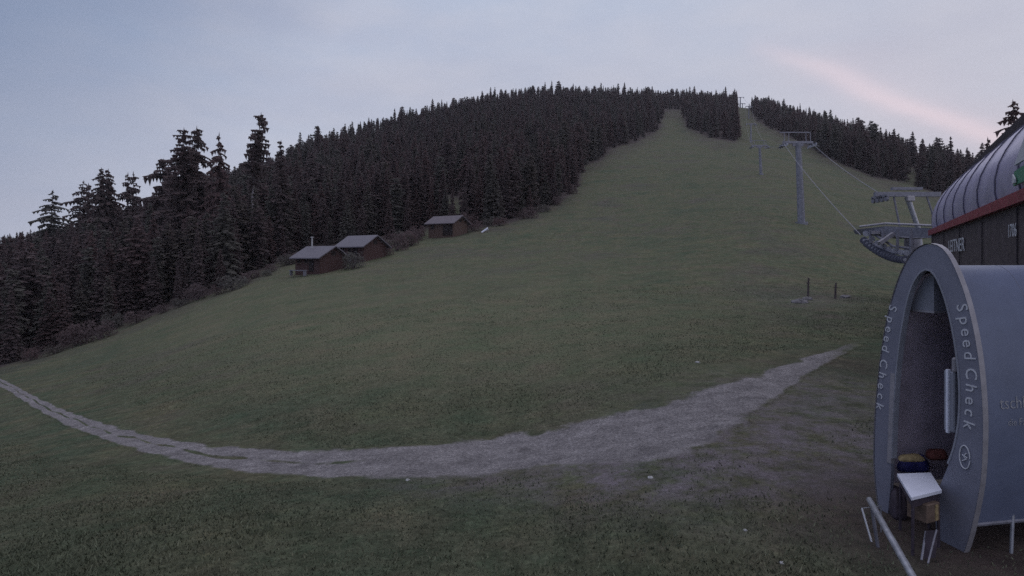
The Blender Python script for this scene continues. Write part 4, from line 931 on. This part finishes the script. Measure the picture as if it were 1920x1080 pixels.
heap('crate_cover', quadpts(1681, 1750, 892, .55, .5), M_['blue'], 'deep blue tarpaulin bundle behind the white table top', 'tarpaulin', .28, 4)
heap('cloth_bundle', quadpts(1686, 1738, 868, .83, .18), M_['straw'], 'ochre cloth bundle lying on the blue tarpaulin', 'cloth', .09, 5)
heap('cloth_bundle', quadpts(1740, 1782, 866, .80, .25), M_['rust'], 'dull red cloth bundle right of the ochre one in the arch', 'cloth', .14, 6)
heap('sack', quadpts(1674, 1708, 985, .02, .5), M_['dark'], 'dark sack on the ground under the table in the arch', 'sack', .42, 7)
# bracket-like stool leg below the right leg of the arch
c = Z(1738, 1020, .0); root = empty('metal_stand', c, 'low grey metal stand at the inner foot of the arch', 'stand')
mb = MB(); mb.prism([W(1736, 995, 7.0), W(1756, 994, 6.95), W(1750, 1046, 6.9), W(1732, 1048, 6.95)], a3, .03); child(mb, 'plate', M_['dark'], root)
mb = MB(); mb.tube([W(1756, 994, 6.95), W(1740, 1056, 6.4)], .009, 6); mb.tube([W(1736, 996, 7.05), W(1728, 1050, 6.9)], .012, 6); child(mb, 'strut', M_['steel_m'], root)
# tubular barrier in front of the arch
a, b_ = Z(1630, 937, .62), Z(1722, 1100, .62)
root = empty('tube_barrier', Vector((a.x, a.y, 0)), 'thick shiny steel tube barrier slanting in front of the arch', 'barrier')
mb = MB(); mb.tube([a, a.lerp(b_, .5), b_, b_+(b_-a)*.4], .034, 14); child(mb, 'rail', M_['steel'], root, True)
mb = MB(); mb.tube([a+(b_-a)*.06-UZ*.02, Vector((a.x+.10, a.y-.05, -.1))], .02, 8); child(mb, 'post', M_['steel_m'], root)
mb = MB(); c = b_+(b_-a)*.2; mb.tube([c, Vector((c.x, c.y, -.1))], .02, 8); child(mb, 'post', M_['steel_m'], root)
root = empty('wire_hoop', Z(1640, 1012, 0), 'thin pale metal hoop standing left of the steel tube barrier', 'hoop')
p1_, p2_, p3_ = W(1640, 1012, 7.4), W(1616, 953, 7.6), W(1652, 949, 7.7)
p1_.z = -.03
mb = MB(); mb.tube([p1_, p1_.lerp(p2_, .6), p2_], .011, 6); child(mb, 'upright', M_['letter'], root)
mb = MB(); mb.tube([p2_, p3_], .007, 6); mb.tube([p3_, Vector((p3_.x, p3_.y, -.03))], .008, 6); child(mb, 'crossbar', M_['steel'], root)
# ================================================================== HAZE: thin volume added to lift the forest's dark tones
zlo = float(GZ.min())-1
mb = MB(); mb.box((0, 700, (zlo+260)/2), (7600, 1560, 260-zlo)); hz = mb.build('haze', None); tag(hz, kind='stuff')
hm = bpy.data.materials.new('tone lift haze'); hm.use_nodes = True; t = hm.node_tree; t.nodes.clear()
v = N(t, 'ShaderNodeVolumePrincipled'); v.inputs['Color'].default_value = (.86, .84, .92, 1); v.inputs['Density'].default_value = .00014; v.inputs['Anisotropy'].default_value = .1
oo = N(t, 'ShaderNodeOutputMaterial'); L(t, v.outputs[0], oo.inputs['Volume']); hz.data.materials.append(hm)
for o in bpy.data.objects:
    if '_o' in o: del o['_o']
